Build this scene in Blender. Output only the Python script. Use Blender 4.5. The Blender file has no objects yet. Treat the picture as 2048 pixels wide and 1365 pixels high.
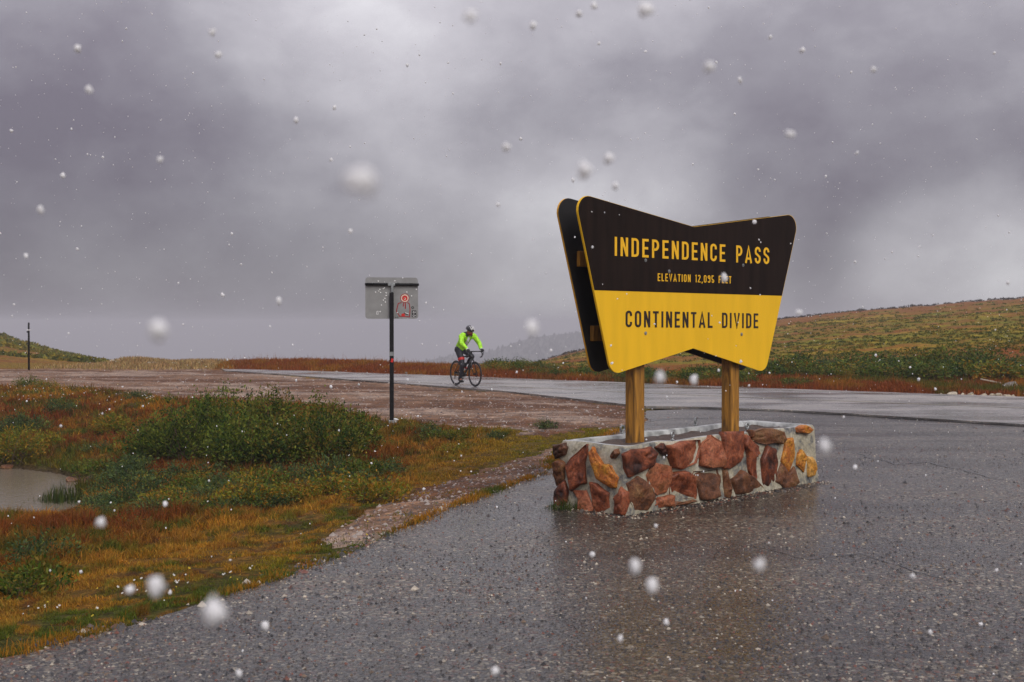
import bpy, bmesh, math, random
import numpy as np
from mathutils import Vector, Matrix

random.seed(7)
RNG = np.random.default_rng(7)
scn = bpy.context.scene
COL = scn.collection

# ------------------------------------------------------------------ camera
F = 2300.0                      # focal length in pixels of the 2048 wide photograph
EYE = 1.7
PITCH = math.atan((682.5 - 650.0) / F)
cam_d = bpy.data.cameras.new('camera')
cam = bpy.data.objects.new('camera', cam_d)
COL.objects.link(cam)
cam.location = (0, 0, EYE)
cam.rotation_euler = (math.pi / 2 - PITCH, 0, 0)
cam_d.sensor_width = 36.0
cam_d.lens = F / 2048 * 36.0
cam_d.clip_start = 0.05
cam_d.clip_end = 6000
cam_d.dof.use_dof = True
cam_d.dof.focus_distance = 12.0
cam_d.dof.aperture_fstop = 4.5
scn.camera = cam

# ------------------------------------------------------------------ world: overcast sky
SUN_AZ, SUN_EL = math.radians(152), math.radians(40)     # behind the camera, to the right
world = bpy.data.worlds.new('World')
scn.world = world
world.use_nodes = True
wn, wl = world.node_tree.nodes, world.node_tree.links
wn.clear()
def W(t, **kw):
    n = wn.new(t)
    for k, v in kw.items():
        setattr(n, k, v)
    return n
wo = W('ShaderNodeOutputWorld'); bg = W('ShaderNodeBackground')
sky = W('ShaderNodeTexSky', sky_type='NISHITA', sun_disc=False, sun_elevation=SUN_EL, sun_rotation=SUN_AZ)
sky_bg = W('ShaderNodeBackground'); sky_bg.inputs['Strength'].default_value = 0.06
tc = W('ShaderNodeTexCoord')
sep = W('ShaderNodeSeparateXYZ'); wl.new(tc.outputs['Generated'], sep.inputs[0])
# CIE-like overcast gradient: brighter towards the zenith
elev = W('ShaderNodeMapRange'); elev.inputs['From Min'].default_value = 0.0; elev.inputs['From Max'].default_value = 1.0
elev.inputs['To Min'].default_value = 0.285; elev.inputs['To Max'].default_value = 1.25
zc_ = W('ShaderNodeMath', operation='MAXIMUM'); zc_.inputs[1].default_value = 0.0; wl.new(sep.outputs['Z'], zc_.inputs[0])
zp = W('ShaderNodeMath', operation='POWER'); zp.inputs[1].default_value = 1.35; wl.new(zc_.outputs[0], zp.inputs[0])
wl.new(zp.outputs[0], elev.inputs['Value'])
mp = W('ShaderNodeMapping'); mp.inputs['Scale'].default_value = (1.0, 1.0, 1.5); mp.inputs['Location'].default_value = (0.35, 0.0, 0.12)
mp.inputs['Rotation'].default_value = (0, math.radians(-24), 0)
wl.new(tc.outputs['Generated'], mp.inputs['Vector'])
n1 = W('ShaderNodeTexNoise'); n1.inputs['Scale'].default_value = 3.1; n1.inputs['Detail'].default_value = 5; n1.inputs['Roughness'].default_value = 0.5; n1.inputs['Distortion'].default_value = 0.1
wl.new(mp.outputs[0], n1.inputs['Vector'])
n2 = W('ShaderNodeTexNoise'); n2.inputs['Scale'].default_value = 9.0; n2.inputs['Detail'].default_value = 9; n2.inputs['Roughness'].default_value = 0.6; n2.inputs['Distortion'].default_value = 0.15
wl.new(mp.outputs[0], n2.inputs['Vector'])
nm = W('ShaderNodeMix', data_type='FLOAT'); nm.inputs['Factor'].default_value = 0.30
wl.new(n1.outputs['Fac'], nm.inputs['A']); wl.new(n2.outputs['Fac'], nm.inputs['B'])
cr = W('ShaderNodeValToRGB')
cr.color_ramp.elements[0].position = 0.34; cr.color_ramp.elements[0].color = (0.40, 0.355, 0.44, 1)
cr.color_ramp.elements[1].position = 0.88; cr.color_ramp.elements[1].color = (1.75, 1.73, 1.80, 1)
e = cr.color_ramp.elements.new(0.70); e.color = (1.12, 1.08, 1.17, 1)
e = cr.color_ramp.elements.new(0.5); e.color = (0.64, 0.605, 0.69, 1)
# broad cloud masses: pale overhead in front, a dark bank to the left and right of it, a paler gap low on the right
acc = nm.outputs['Result']
for (dx, dy, dz, r0, amt) in ((-0.06, 1, 0.30, 0.36, 0.13), (-0.34, 1, 0.10, 0.26, -0.09), (0.34, 1, 0.16, 0.22, -0.07), (0.40, 1, 0.02, 0.13, 0.34), (0.08, 1, 0.06, 0.17, 0.10)):
    v_ = Vector((dx, dy, dz)).normalized()
    nv = W('ShaderNodeVectorMath', operation='NORMALIZE'); wl.new(tc.outputs['Generated'], nv.inputs[0])
    dt = W('ShaderNodeVectorMath', operation='DOT_PRODUCT'); dt.inputs[1].default_value = v_; wl.new(nv.outputs[0], dt.inputs[0])
    mr = W('ShaderNodeMapRange', interpolation_type='SMOOTHSTEP'); mr.inputs['From Min'].default_value = math.cos(r0); mr.inputs['From Max'].default_value = 1.0
    mr.inputs['To Min'].default_value = 0.0; mr.inputs['To Max'].default_value = amt; wl.new(dt.outputs['Value'], mr.inputs['Value'])
    ad_ = W('ShaderNodeMath', operation='ADD'); wl.new(acc, ad_.inputs[0]); wl.new(mr.outputs[0], ad_.inputs[1]); acc = ad_.outputs[0]
wl.new(acc, cr.inputs['Fac'])
# soft bank of paler cloud low over the hills
low = W('ShaderNodeMapRange'); low.inputs['From Min'].default_value = -0.02; low.inputs['From Max'].default_value = 0.12
low.inputs['To Min'].default_value = 0.3; low.inputs['To Max'].default_value = 0.0
wl.new(sep.outputs['Z'], low.inputs['Value'])
lowmix = W('ShaderNodeMix', data_type='RGBA'); lowmix.inputs['B'].default_value = (0.84, 0.83, 0.89, 1)
wl.new(low.outputs[0], lowmix.inputs['Factor']); wl.new(cr.outputs['Color'], lowmix.inputs['A'])
mul = W('ShaderNodeVectorMath', operation='SCALE')
wl.new(lowmix.outputs['Result'], mul.inputs[0]); wl.new(elev.outputs[0], mul.inputs['Scale'])
bg.inputs['Strength'].default_value = 1.0
wl.new(mul.outputs[0], bg.inputs['Color'])
wl.new(sky.outputs[0], sky_bg.inputs['Color'])
add = W('ShaderNodeMixShader'); add.inputs['Fac'].default_value = 0.96
wl.new(sky_bg.outputs[0], add.inputs[1]); wl.new(bg.outputs[0], add.inputs[2])
wl.new(add.outputs[0], wo.inputs['Surface'])

sun_d = bpy.data.lights.new('sun', 'SUN'); sun = bpy.data.objects.new('sun', sun_d); COL.objects.link(sun)
sun_d.energy = 1.5; sun_d.angle = math.radians(35); sun_d.color = (1.0, 0.96, 0.9)
sd_ = Vector((math.sin(SUN_AZ) * math.cos(SUN_EL), math.cos(SUN_AZ) * math.cos(SUN_EL), math.sin(SUN_EL)))
sun.rotation_euler = sd_.to_track_quat('Z', 'Y').to_euler()
sun.location = (0, -20, 60)

scn.render.engine = 'CYCLES'
vs = scn.view_settings
vs.view_transform = 'Standard'; vs.look = 'None'; vs.exposure = 0.42; vs.gamma = 1.0; vs.use_curve_mapping = False
scn.cycles.use_denoising = True
try: scn.cycles.denoiser = 'OPENIMAGEDENOISE'
except Exception: pass
scn.cycles.max_bounces = 6; scn.cycles.diffuse_bounces = 2; scn.cycles.glossy_bounces = 3
scn.cycles.transmission_bounces = 3; scn.cycles.volume_bounces = 0; scn.cycles.transparent_max_bounces = 6
scn.cycles.caustics_reflective = False; scn.cycles.caustics_refractive = False

# ------------------------------------------------------------------ helpers
def ray(px, py):
    """world direction of a photo pixel"""
    u, v = (px - 1024) / F, (682.5 - py) / F
    c, s = math.cos(PITCH), math.sin(PITCH)
    return np.array([u, c + v * s, -s + v * c])
def pg(px, py, z=0.0):
    d = ray(px, py); t = (z - EYE) / d[2]
    return np.array([d[0] * t, d[1] * t, z])
def on_plane(px, py, P, N):
    d = ray(px, py); o = np.array([0, 0, EYE])
    t = np.dot(np.asarray(P) - o, N) / np.dot(d, N)
    return o + d * t
def tag(o, label=None, cat=None, group=None, kind=None):
    if label: o['label'] = label
    if cat: o['category'] = cat
    if group: o['group'] = group
    if kind: o['kind'] = kind
    return o
def empty(name, loc, rz=0.0):
    o = bpy.data.objects.new(name, None); COL.objects.link(o)
    o.empty_display_size = 0.1
    o.location = loc; o.rotation_euler = (0, 0, rz)
    return o
def link(name, me, mats=None, parent=None, loc=None):
    o = bpy.data.objects.new(name, me); COL.objects.link(o)
    if mats is not None:
        for m in (mats if isinstance(mats, (list, tuple)) else [mats]):
            if len(me.materials) < len(mats if isinstance(mats, (list, tuple)) else [mats]): me.materials.append(m)
    if parent: o.parent = parent
    if loc is not None: o.location = loc
    return o
def pydata(name, V, Fc, mats=None, parent=None, loc=None, smooth=False):
    me = bpy.data.meshes.new(name)
    me.from_pydata([tuple(map(float, v)) for v in V], [], Fc); me.update()
    if smooth: me.shade_smooth()
    return link(name, me, mats, parent, loc)
def frombm(name, bm, mats=None, parent=None, loc=None, smooth=False, recalc=True):
    if recalc: bmesh.ops.recalc_face_normals(bm, faces=bm.faces)
    me = bpy.data.meshes.new(name); bm.to_mesh(me); bm.free()
    if smooth: me.shade_smooth()
    return link(name, me, mats, parent, loc)
def npmesh(name, V, idx, nper, col=None, smooth=False):
    """fast mesh of equal polygons. V (n,3), idx flat, nper verts per face; col (nverts,3)"""
    me = bpy.data.meshes.new(name)
    V = np.ascontiguousarray(V, np.float32); idx = np.ascontiguousarray(idx, np.int32).ravel()
    nf = len(idx) // nper
    me.vertices.add(len(V)); me.vertices.foreach_set('co', V.ravel())
    me.loops.add(len(idx)); me.loops.foreach_set('vertex_index', idx)
    me.polygons.add(nf)
    me.polygons.foreach_set('loop_start', np.arange(0, nf * nper, nper, dtype=np.int32))
    try: me.polygons.foreach_set('loop_total', np.full(nf, nper, np.int32))
    except Exception: pass
    if col is not None:
        a = me.attributes.new('tint', 'FLOAT_COLOR', 'POINT')
        a.data.foreach_set('color', np.c_[col, np.ones(len(col))].astype(np.float32).ravel())
    me.update(calc_edges=True); me.validate()
    if smooth: me.shade_smooth()
    return me
_T = RNG.random((256, 256))
def vnoise(x, y, s=1.0, o=0):
    x = np.asarray(x, float) * s + 37.3 * o + 1000; y = np.asarray(y, float) * s + 91.7 * o + 1000
    xi, yi = np.floor(x).astype(int), np.floor(y).astype(int); fx, fy = x - xi, y - yi
    fx = fx * fx * (3 - 2 * fx); fy = fy * fy * (3 - 2 * fy)
    g = lambda a, b: _T[a & 255, b & 255]
    return (g(xi, yi) * (1 - fx) + g(xi + 1, yi) * fx) * (1 - fy) + (g(xi, yi + 1) * (1 - fx) + g(xi + 1, yi + 1) * fx) * fy
def fbm(x, y, s=1.0, o=0, n=4):
    r = 0; a = 0.5; t = 0
    for i in range(n):
        r = r + a * vnoise(x, y, s, o + i); t += a; a *= 0.55; s *= 2.07
    return r / t
def sstep(a, b, x):
    t = np.clip((x - a) / (b - a), 0, 1); return t * t * (3 - 2 * t)
def segdist(X, Y, P, closed=False):
    P = np.asarray(P, float); n = len(P) if closed else len(P) - 1
    best = np.full(np.shape(X), 1e9)
    for i in range(n):
        a, b = P[i], P[(i + 1) % len(P)]; d = b - a
        t = np.clip(((X - a[0]) * d[0] + (Y - a[1]) * d[1]) / max(d @ d, 1e-9), 0, 1)
        best = np.minimum(best, np.hypot(X - a[0] - t * d[0], Y - a[1] - t * d[1]))
    return best
def inpoly(X, Y, P):
    P = np.asarray(P, float); r = np.zeros(np.shape(X), bool)
    for i in range(len(P)):
        (x0, y0), (x1, y1) = P[i], P[i - 1]
        c = ((y0 > Y) != (y1 > Y)) & (X < (x1 - x0) * (Y - y0) / (y1 - y0 + 1e-12) + x0)
        r ^= c
    return r
def box_bm(bm, sx, sy, sz, M=None, bevel=0.0):
    r = bmesh.ops.create_cube(bm, size=1.0)['verts']
    bmesh.ops.scale(bm, vec=(sx, sy, sz), verts=r)
    if bevel:
        es = list({e for v in r for e in v.link_edges})
        r = list({v for f in bmesh.ops.bevel(bm, geom=es, offset=bevel, segments=2, affect='EDGES', profile=0.5)['faces'] for v in f.verts} | {v for v in r if v.is_valid})
    if M is not None: bmesh.ops.transform(bm, matrix=M, verts=[v for v in r if v.is_valid])
    return r
def tube_bm(bm, pts, rad, n=8, caps=True):
    """tube along pts with a radius or list of radii"""
    pts = [Vector(p) for p in pts]
    rad = rad if isinstance(rad, (list, tuple)) else [rad] * len(pts)
    rings = []; prev = None
    for i, p in enumerate(pts):
        t = (pts[min(i + 1, len(pts) - 1)] - pts[max(i - 1, 0)]).normalized()
        if prev is None:
            a = t.orthogonal().normalized()
        else:
            a = (prev - t * prev.dot(t))
            a = a.normalized() if a.length > 1e-6 else t.orthogonal().normalized()
        prev = a; b = t.cross(a)
        rings.append([bm.verts.new(p + (a * math.cos(2 * math.pi * k / n) + b * math.sin(2 * math.pi * k / n)) * rad[i]) for k in range(n)])
    for r0, r1 in zip(rings, rings[1:]):
        for k in range(n):
            bm.faces.new((r0[k], r0[(k + 1) % n], r1[(k + 1) % n], r1[k]))
    if caps:
        bm.faces.new(list(reversed(rings[0]))); bm.faces.new(rings[-1])
def torus_bm(bm, c, axis, R, r, n=32, m=8, squash=1.0):
    axis = Vector(axis).normalized(); a = axis.orthogonal().normalized(); b = axis.cross(a); c = Vector(c)
    rings = []
    for i in range(n):
        th = 2 * math.pi * i / n; d = a * math.cos(th) + b * math.sin(th)
        rings.append([bm.verts.new(c + d * (R + r * squash * math.cos(2 * math.pi * k / m)) + axis * r * math.sin(2 * math.pi * k / m)) for k in range(m)])
    for i in range(n):
        for k in range(m):
            bm.faces.new((rings[i][k], rings[(i + 1) % n][k], rings[(i + 1) % n][(k + 1) % m], rings[i][(k + 1) % m]))

# ------------------------------------------------------------------ materials
def newmat(name):
    m = bpy.data.materials.new(name); m.use_nodes = True
    nt = m.node_tree; nt.nodes.clear()
    o = nt.nodes.new('ShaderNodeOutputMaterial'); b = nt.nodes.new('ShaderNodeBsdfPrincipled')
    nt.links.new(b.outputs[0], o.inputs[0])
    return m, nt, b, o
def nd(nt, t, **kw):
    n = nt.nodes.new(t)
    for k, v in kw.items():
        if k in n.inputs: n.inputs[k].default_value = v
        else: setattr(n, k, v)
    return n
def ramp(nt, fac, stops):
    r = nt.nodes.new('ShaderNodeValToRGB'); el = r.color_ramp.elements
    el[0].position, el[0].color = stops[0][0], (*stops[0][1], 1)
    el[1].position, el[1].color = stops[-1][0], (*stops[-1][1], 1)
    for p, c in stops[1:-1]:
        e = el.new(p); e.color = (*c, 1)
    nt.links.new(fac, r.inputs['Fac']); return r
def mixc(nt, f, a, b, mode='MIX'):
    m = nt.nodes.new('ShaderNodeMix'); m.data_type = 'RGBA'; m.blend_type = mode
    for s, v in (('Factor', f), ('A', a), ('B', b)):
        if hasattr(v, 'links') or isinstance(v, bpy.types.NodeSocket): nt.links.new(v, m.inputs[s])
        else: m.inputs[s].default_value = v if s == 'Factor' else (*v, 1)
    return m.outputs['Result']
def bump(nt, b, h, strength, dist, prev=None, sock='Normal'):
    n = nt.nodes.new('ShaderNodeBump'); n.inputs['Strength'].default_value = strength; n.inputs['Distance'].default_value = dist
    nt.links.new(h, n.inputs['Height'])
    if prev is not None: nt.links.new(prev, n.inputs['Normal'])
    if b is not None: nt.links.new(n.outputs[0], b.inputs[sock])
    return n.outputs[0]
def plain(name, c, rough=0.5, metal=0.0, var=0.15, scale=20.0, coat=0.0, bmp=0.0, stretch=None):
    """one colour with a little grain"""
    m, nt, b, o = newmat(name)
    t = nd(nt, 'ShaderNodeTexCoord'); v = t.outputs['Object']
    if stretch:
        mpn = nd(nt, 'ShaderNodeMapping'); mpn.inputs['Scale'].default_value = stretch; nt.links.new(v, mpn.inputs[0]); v = mpn.outputs[0]
    n = nd(nt, 'ShaderNodeTexNoise', Scale=scale, Detail=5.0); nt.links.new(v, n.inputs['Vector'])
    r = ramp(nt, n.outputs['Fac'], [(0.3, tuple(x * (1 - var) for x in c)), (0.7, tuple(min(1, x * (1 + var)) for x in c))])
    nt.links.new(r.outputs[0], b.inputs['Base Color'])
    b.inputs['Roughness'].default_value = rough; b.inputs['Metallic'].default_value = metal
    b.inputs['Coat Weight'].default_value = coat; b.inputs['Coat Roughness'].default_value = 0.12
    if bmp: bump(nt, b, n.outputs['Fac'], bmp, 0.01)
    return m

def asphalt_mat(name, tone, coat_r, big, worn=0.0):
    m, nt, b, o = newmat(name)
    t = nd(nt, 'ShaderNodeTexCoord'); v = t.outputs['Object']
    vo = nd(nt, 'ShaderNodeTexVoronoi', Scale=46.0); nt.links.new(v, vo.inputs['Vector'])
    vo2 = nd(nt, 'ShaderNodeTexVoronoi', Scale=80.0); nt.links.new(v, vo2.inputs['Vector'])
    sx = nd(nt, 'ShaderNodeSeparateColor'); nt.links.new(vo.outputs['Color'], sx.inputs[0])
    sx2 = nd(nt, 'ShaderNodeSeparateColor'); nt.links.new(vo2.outputs['Color'], sx2.inputs[0])
    k = tone
    st = ramp(nt, sx.outputs[0], [(0.0, (0.006 * k, 0.006 * k, 0.006 * k)), (0.25, (0.02 * k, 0.019 * k, 0.018 * k)), (0.5, (0.075 * k, 0.07 * k, 0.06 * k)),
                                 (0.68, (0.17 * k, 0.14 * k, 0.09 * k)), (0.8, (0.20 * k, 0.07 * k, 0.04 * k)), (0.86, (0.06 * k, 0.055 * k, 0.05 * k)), (0.93, (0.3 * k, 0.27 * k, 0.2 * k)), (1.0, (0.65 * k, 0.6 * k, 0.48 * k))])
    st2 = ramp(nt, sx2.outputs[1], [(0.0, (0.006 * k, 0.006 * k, 0.006 * k)), (0.6, (0.06 * k, 0.056 * k, 0.05 * k)), (0.85, (0.14 * k, 0.12 * k, 0.09 * k)), (1.0, (0.5 * k, 0.45 * k, 0.36 * k))])
    nz = nd(nt, 'ShaderNodeTexNoise', Scale=3.0, Detail=6.0, Roughness=0.6); nt.links.new(v, nz.inputs['Vector'])
    c = mixc(nt, 0.75, st.outputs[0], st2.outputs[0], 'LIGHTEN')
    big_n = nd(nt, 'ShaderNodeTexNoise', Scale=0.55, Detail=5.0, Roughness=0.55); nt.links.new(v, big_n.inputs['Vector'])
    if worn: c = mixc(nt, worn, c, (0.17, 0.175, 0.185))
    dk = ramp(nt, big_n.outputs['Fac'], [(0.32, (0.45, 0.42, 0.4)), (0.6, (1.15, 1.12, 1.08))])
    c = mixc(nt, 1.0, c, dk.outputs[0], 'MULTIPLY')
    # tyre polish and silt running along the drive
    tm = nd(nt, 'ShaderNodeMapping'); tm.inputs['Rotation'].default_value = (0, 0, math.radians(38)); tm.inputs['Scale'].default_value = (0.10, 1.1, 1); nt.links.new(v, tm.inputs[0])
    tn = nd(nt, 'ShaderNodeTexNoise', Scale=1.0, Detail=5.0, Roughness=0.55, Distortion=0.3); nt.links.new(tm.outputs[0], tn.inputs['Vector'])
    tk = ramp(nt, tn.outputs['Fac'], [(0.36, (0.5, 0.48, 0.47)), (0.5, (0.95, 0.94, 0.92)), (0.66, (1.35, 1.3, 1.22))])
    c = mixc(nt, 1.0, c, tk.outputs[0], 'MULTIPLY')
    nt.links.new(c, b.inputs['Base Color'])
    b.inputs['Roughness'].default_value = 0.6; b.inputs['Specular IOR Level'].default_value = 0.25
    # water film: smooth where it pools, grainy where stones poke through
    b.inputs['Coat IOR'].default_value = 1.33
    cw = nd(nt, 'ShaderNodeMapRange'); cw.inputs['From Min'].default_value = 0.15; cw.inputs['From Max'].default_value = 0.75; cw.inputs['To Min'].default_value = 1.0 - 0.6 * big / 1.2; cw.inputs['To Max'].default_value = 1.0
    nt.links.new(sx2.outputs[2], cw.inputs['Value']); nt.links.new(cw.outputs[0], b.inputs['Coat Weight'])
    film = nd(nt, 'ShaderNodeMapRange'); film.inputs['From Min'].default_value = 0.35; film.inputs['From Max'].default_value = 0.65
    film.inputs['To Min'].default_value = coat_r * 0.2; film.inputs['To Max'].default_value = coat_r * 1.9
    fm = nd(nt, 'ShaderNodeMath', operation='ADD'); fh = nd(nt, 'ShaderNodeMath', operation='MULTIPLY_ADD'); nt.links.new(tn.outputs['Fac'], fh.inputs[0]); fh.inputs[1].default_value = 1.0; fh.inputs[2].default_value = -0.5
    nt.links.new(big_n.outputs['Fac'], fm.inputs[0]); nt.links.new(fh.outputs[0], fm.inputs[1]); nt.links.new(fm.outputs[0], film.inputs['Value']); nt.links.new(film.outputs[0], b.inputs['Coat Roughness'])
    inv = nd(nt, 'ShaderNodeMath', operation='SUBTRACT'); inv.inputs[0].default_value = 1.0; nt.links.new(vo.outputs['Distance'], inv.inputs[1])
    h1 = bump(nt, None, inv.outputs[0], 0.75, 0.006)
    bump(nt, b, nz.outputs['Fac'], 0.3, 0.02, h1)
    hc = bump(nt, None, inv.outputs[0], 0.42 * big, 0.005)
    bump(nt, b, nz.outputs['Fac'], 0.22 * big, 0.012, hc, 'Coat Normal')
    return m
M_lot = asphalt_mat('wet_lot_asphalt', 0.42, 0.15, 1.0)
M_road = asphalt_mat('wet_road_asphalt', 2.3, 0.22, 0.5, 0.75)

def tint_mat(name, rough=0.6, noise_scale=6.0, var=0.35, bmp=0.5, bdist=0.03, coat=0.0, pebble=0.0, spec=0.12):
    """colour from the 'tint' attribute, broken up by grain"""
    m, nt, b, o = newmat(name)
    a = nd(nt, 'ShaderNodeAttribute', attribute_name='tint')
    t = nd(nt, 'ShaderNodeTexCoord')
    n = nd(nt, 'ShaderNodeTexNoise', Scale=noise_scale, Detail=8.0, Roughness=0.65); nt.links.new(t.outputs['Object'], n.inputs['Vector'])
    r = ramp(nt, n.outputs['Fac'], [(0.28, (1 - var,) * 3), (0.72, (1 + var,) * 3)])
    c = mixc(nt, 1.0, a.outputs['Color'], r.outputs[0], 'MULTIPLY')
    h = n.outputs['Fac']; hn = None
    if pebble:
        vo = nd(nt, 'ShaderNodeTexVoronoi', Scale=pebble); nt.links.new(t.outputs['Object'], vo.inputs['Vector'])
        s = nd(nt, 'ShaderNodeSeparateColor'); nt.links.new(vo.outputs['Color'], s.inputs[0])
        pr = ramp(nt, s.outputs[0], [(0.0, (0.45, 0.4, 0.4)), (0.5, (0.95, 0.93, 0.88)), (0.8, (1.15, 1.0, 0.85)), (1.0, (1.7, 1.62, 1.5))])
        c = mixc(nt, 0.8, c, mixc(nt, 1.0, c, pr.outputs[0], 'MULTIPLY'))
        inv = nd(nt, 'ShaderNodeMath', operation='SUBTRACT'); inv.inputs[0].default_value = 1.0; nt.links.new(vo.outputs['Distance'], inv.inputs[1])
        hn = bump(nt, None, inv.outputs[0], 0.7, 0.6 / pebble)
    nt.links.new(c, b.inputs['Base Color'])
    b.inputs['Roughness'].default_value = rough; b.inputs['Specular IOR Level'].default_value = spec
    if coat:
        b.inputs['Coat Weight'].default_value = coat; b.inputs['Coat Roughness'].default_value = 0.3; b.inputs['Coat IOR'].default_value = 1.33
    bump(nt, b, h, bmp, bdist, hn)
    return m
M_soil = tint_mat('tundra_soil', 0.8, 6.0, 0.6, 0.8, 0.05, 0.0, 38.0, 0.06)
M_gravel = tint_mat('wet_gravel', 0.7, 2.2, 0.6, 0.8, 0.06, 0.05, 20.0, 0.12)

def leaf_mat(name, transl=0.25, rough=0.45):
    m, nt, b, o = newmat(name)
    a = nd(nt, 'ShaderNodeAttribute', attribute_name='tint')
    nt.links.new(a.outputs['Color'], b.inputs['Base Color']); b.inputs['Roughness'].default_value = rough
    b.inputs['Specular IOR Level'].default_value = 0.12
    tr = nd(nt, 'ShaderNodeBsdfTranslucent'); nt.links.new(a.outputs['Color'], tr.inputs['Color'])
    mx = nd(nt, 'ShaderNodeMixShader'); mx.inputs['Fac'].default_value = transl
    nt.links.new(b.outputs[0], mx.inputs[1]); nt.links.new(tr.outputs[0], mx.inputs[2]); nt.links.new(mx.outputs[0], o.inputs[0])
    return m
M_grass = leaf_mat('grass_blades', 0.3, 0.65)
M_leaf = leaf_mat('willow_leaves', 0.25, 0.6)
M_stem = plain('willow_stems', (0.07, 0.04, 0.025), 0.7)

def stone_mat(name, stops, wet=0.18):
    m, nt, b, o = newmat(name)
    oi = nd(nt, 'ShaderNodeObjectInfo'); t = nd(nt, 'ShaderNodeTexCoord')
    off = nd(nt, 'ShaderNodeVectorMath', operation='ADD'); sc = nd(nt, 'ShaderNodeVectorMath', operation='SCALE')
    cb = nd(nt, 'ShaderNodeCombineXYZ')
    for i in range(3): nt.links.new(oi.outputs['Random'], cb.inputs[i])
    nt.links.new(cb.outputs[0], sc.inputs[0]); sc.inputs['Scale'].default_value = 37.0
    nt.links.new(t.outputs['Object'], off.inputs[0]); nt.links.new(sc.outputs[0], off.inputs[1])
    n = nd(nt, 'ShaderNodeTexNoise', Scale=7.0, Detail=7.0, Roughness=0.62, Distortion=0.4); nt.links.new(off.outputs[0], n.inputs['Vector'])
    n2 = nd(nt, 'ShaderNodeTexNoise', Scale=45.0, Detail=6.0, Roughness=0.7); nt.links.new(off.outputs[0], n2.inputs['Vector'])
    ad = nd(nt, 'ShaderNodeMath', operation='MULTIPLY_ADD'); nt.links.new(oi.outputs['Random'], ad.inputs[0]); ad.inputs[1].default_value = 0.34
    s0 = nd(nt, 'ShaderNodeMath', operation='SUBTRACT'); nt.links.new(n.outputs['Fac'], s0.inputs[0]); s0.inputs[1].default_value = 0.17
    nt.links.new(s0.outputs[0], ad.inputs[2])
    r = ramp(nt, ad.outputs[0], stops)
    r2 = ramp(nt, n2.outputs['Fac'], [(0.3, (0.3, 0.28, 0.26)), (0.5, (0.9, 0.88, 0.86)), (0.68, (1.4, 1.36, 1.3))])
    nt.links.new(mixc(nt, 1.0, r.outputs[0], r2.outputs[0], 'MULTIPLY'), b.inputs['Base Color'])
    b.inputs['Roughness'].default_value = 0.6; b.inputs['Specular IOR Level'].default_value = 0.3; b.inputs['Coat Weight'].default_value = wet; b.inputs['Coat Roughness'].default_value = 0.25
    h = bump(nt, None, n.outputs['Fac'], 0.6, 0.03)
    bump(nt, b, n2.outputs['Fac'], 0.8, 0.012, h)
    return m
M_stone = stone_mat('red_fieldstone', [(0.2, (0.025, 0.008, 0.005)), (0.36, (0.13, 0.032, 0.012)), (0.5, (0.27, 0.072, 0.028)), (0.62, (0.38, 0.13, 0.06)), (0.8, (0.20, 0.075, 0.025))])
M_ochre = stone_mat('ochre_fieldstone', [(0.2, (0.12, 0.03, 0.008)), (0.4, (0.42, 0.13, 0.02)), (0.55, (0.55, 0.25, 0.03)), (0.8, (0.62, 0.36, 0.10))])
M_brownstone = stone_mat('brown_fieldstone', [(0.2, (0.018, 0.009, 0.006)), (0.4, (0.08, 0.032, 0.014)), (0.55, (0.17, 0.065, 0.028)), (0.8, (0.23, 0.13, 0.05))])
M_rock = stone_mat('grey_rock', [(0.2, (0.07, 0.06, 0.055)), (0.5, (0.20, 0.17, 0.14)), (0.8, (0.36, 0.31, 0.25))], 0.25)
M_palerock = stone_mat('pale_rock', [(0.2, (0.16, 0.14, 0.09)), (0.5, (0.42, 0.37, 0.27)), (0.8, (0.6, 0.55, 0.42))], 0.2)
def mortar_mat():
    m, nt, b, o = newmat('mortar')
    t = nd(nt, 'ShaderNodeTexCoord'); v = t.outputs['Object']
    n = nd(nt, 'ShaderNodeTexNoise', Scale=4.5, Detail=8.0, Roughness=0.68); nt.links.new(v, n.inputs['Vector'])
    n2 = nd(nt, 'ShaderNodeTexNoise', Scale=40.0, Detail=8.0, Roughness=0.7); nt.links.new(v, n2.inputs['Vector'])
    r = ramp(nt, n.outputs['Fac'], [(0.32, (0.03, 0.032, 0.033)), (0.41, (0.17, 0.17, 0.16)), (0.50, (0.42, 0.38, 0.27)), (0.61, (0.52, 0.49, 0.40)), (0.72, (0.68, 0.68, 0.68))])
    r2 = ramp(nt, n2.outputs['Fac'], [(0.3, (0.6, 0.6, 0.6)), (0.6, (1.1, 1.1, 1.1))])
    nt.links.new(mixc(nt, 1.0, r.outputs[0], r2.outputs[0], 'MULTIPLY'), b.inputs['Base Color'])
    b.inputs['Roughness'].default_value = 0.65; b.inputs['Coat Weight'].default_value = 0.15; b.inputs['Coat Roughness'].default_value = 0.3
    h = bump(nt, None, n.outputs['Fac'], 0.5, 0.04)
    bump(nt, b, n2.outputs['Fac'], 0.7, 0.012, h)
    return m
M_mortar = mortar_mat()
M_conc = plain('wet_concrete', (0.36, 0.37, 0.36), 0.5, var=0.6, scale=9.0, coat=0.15, bmp=0.7)
M_dirt = plain('planter_soil', (0.055, 0.032, 0.02), 0.7, var=0.6, scale=40.0, bmp=0.9)
M_wood = plain('post_wood', (0.34, 0.155, 0.018), 0.5, var=0.75, scale=4.0, coat=0.1, bmp=0.6, stretch=(4.5, 4.5, 0.45)); M_wood.node_tree.nodes['Noise Texture'].inputs['Distortion'].default_value = 1.6; M_wood.node_tree.nodes['Noise Texture'].inputs['Roughness'].default_value = 0.65
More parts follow.
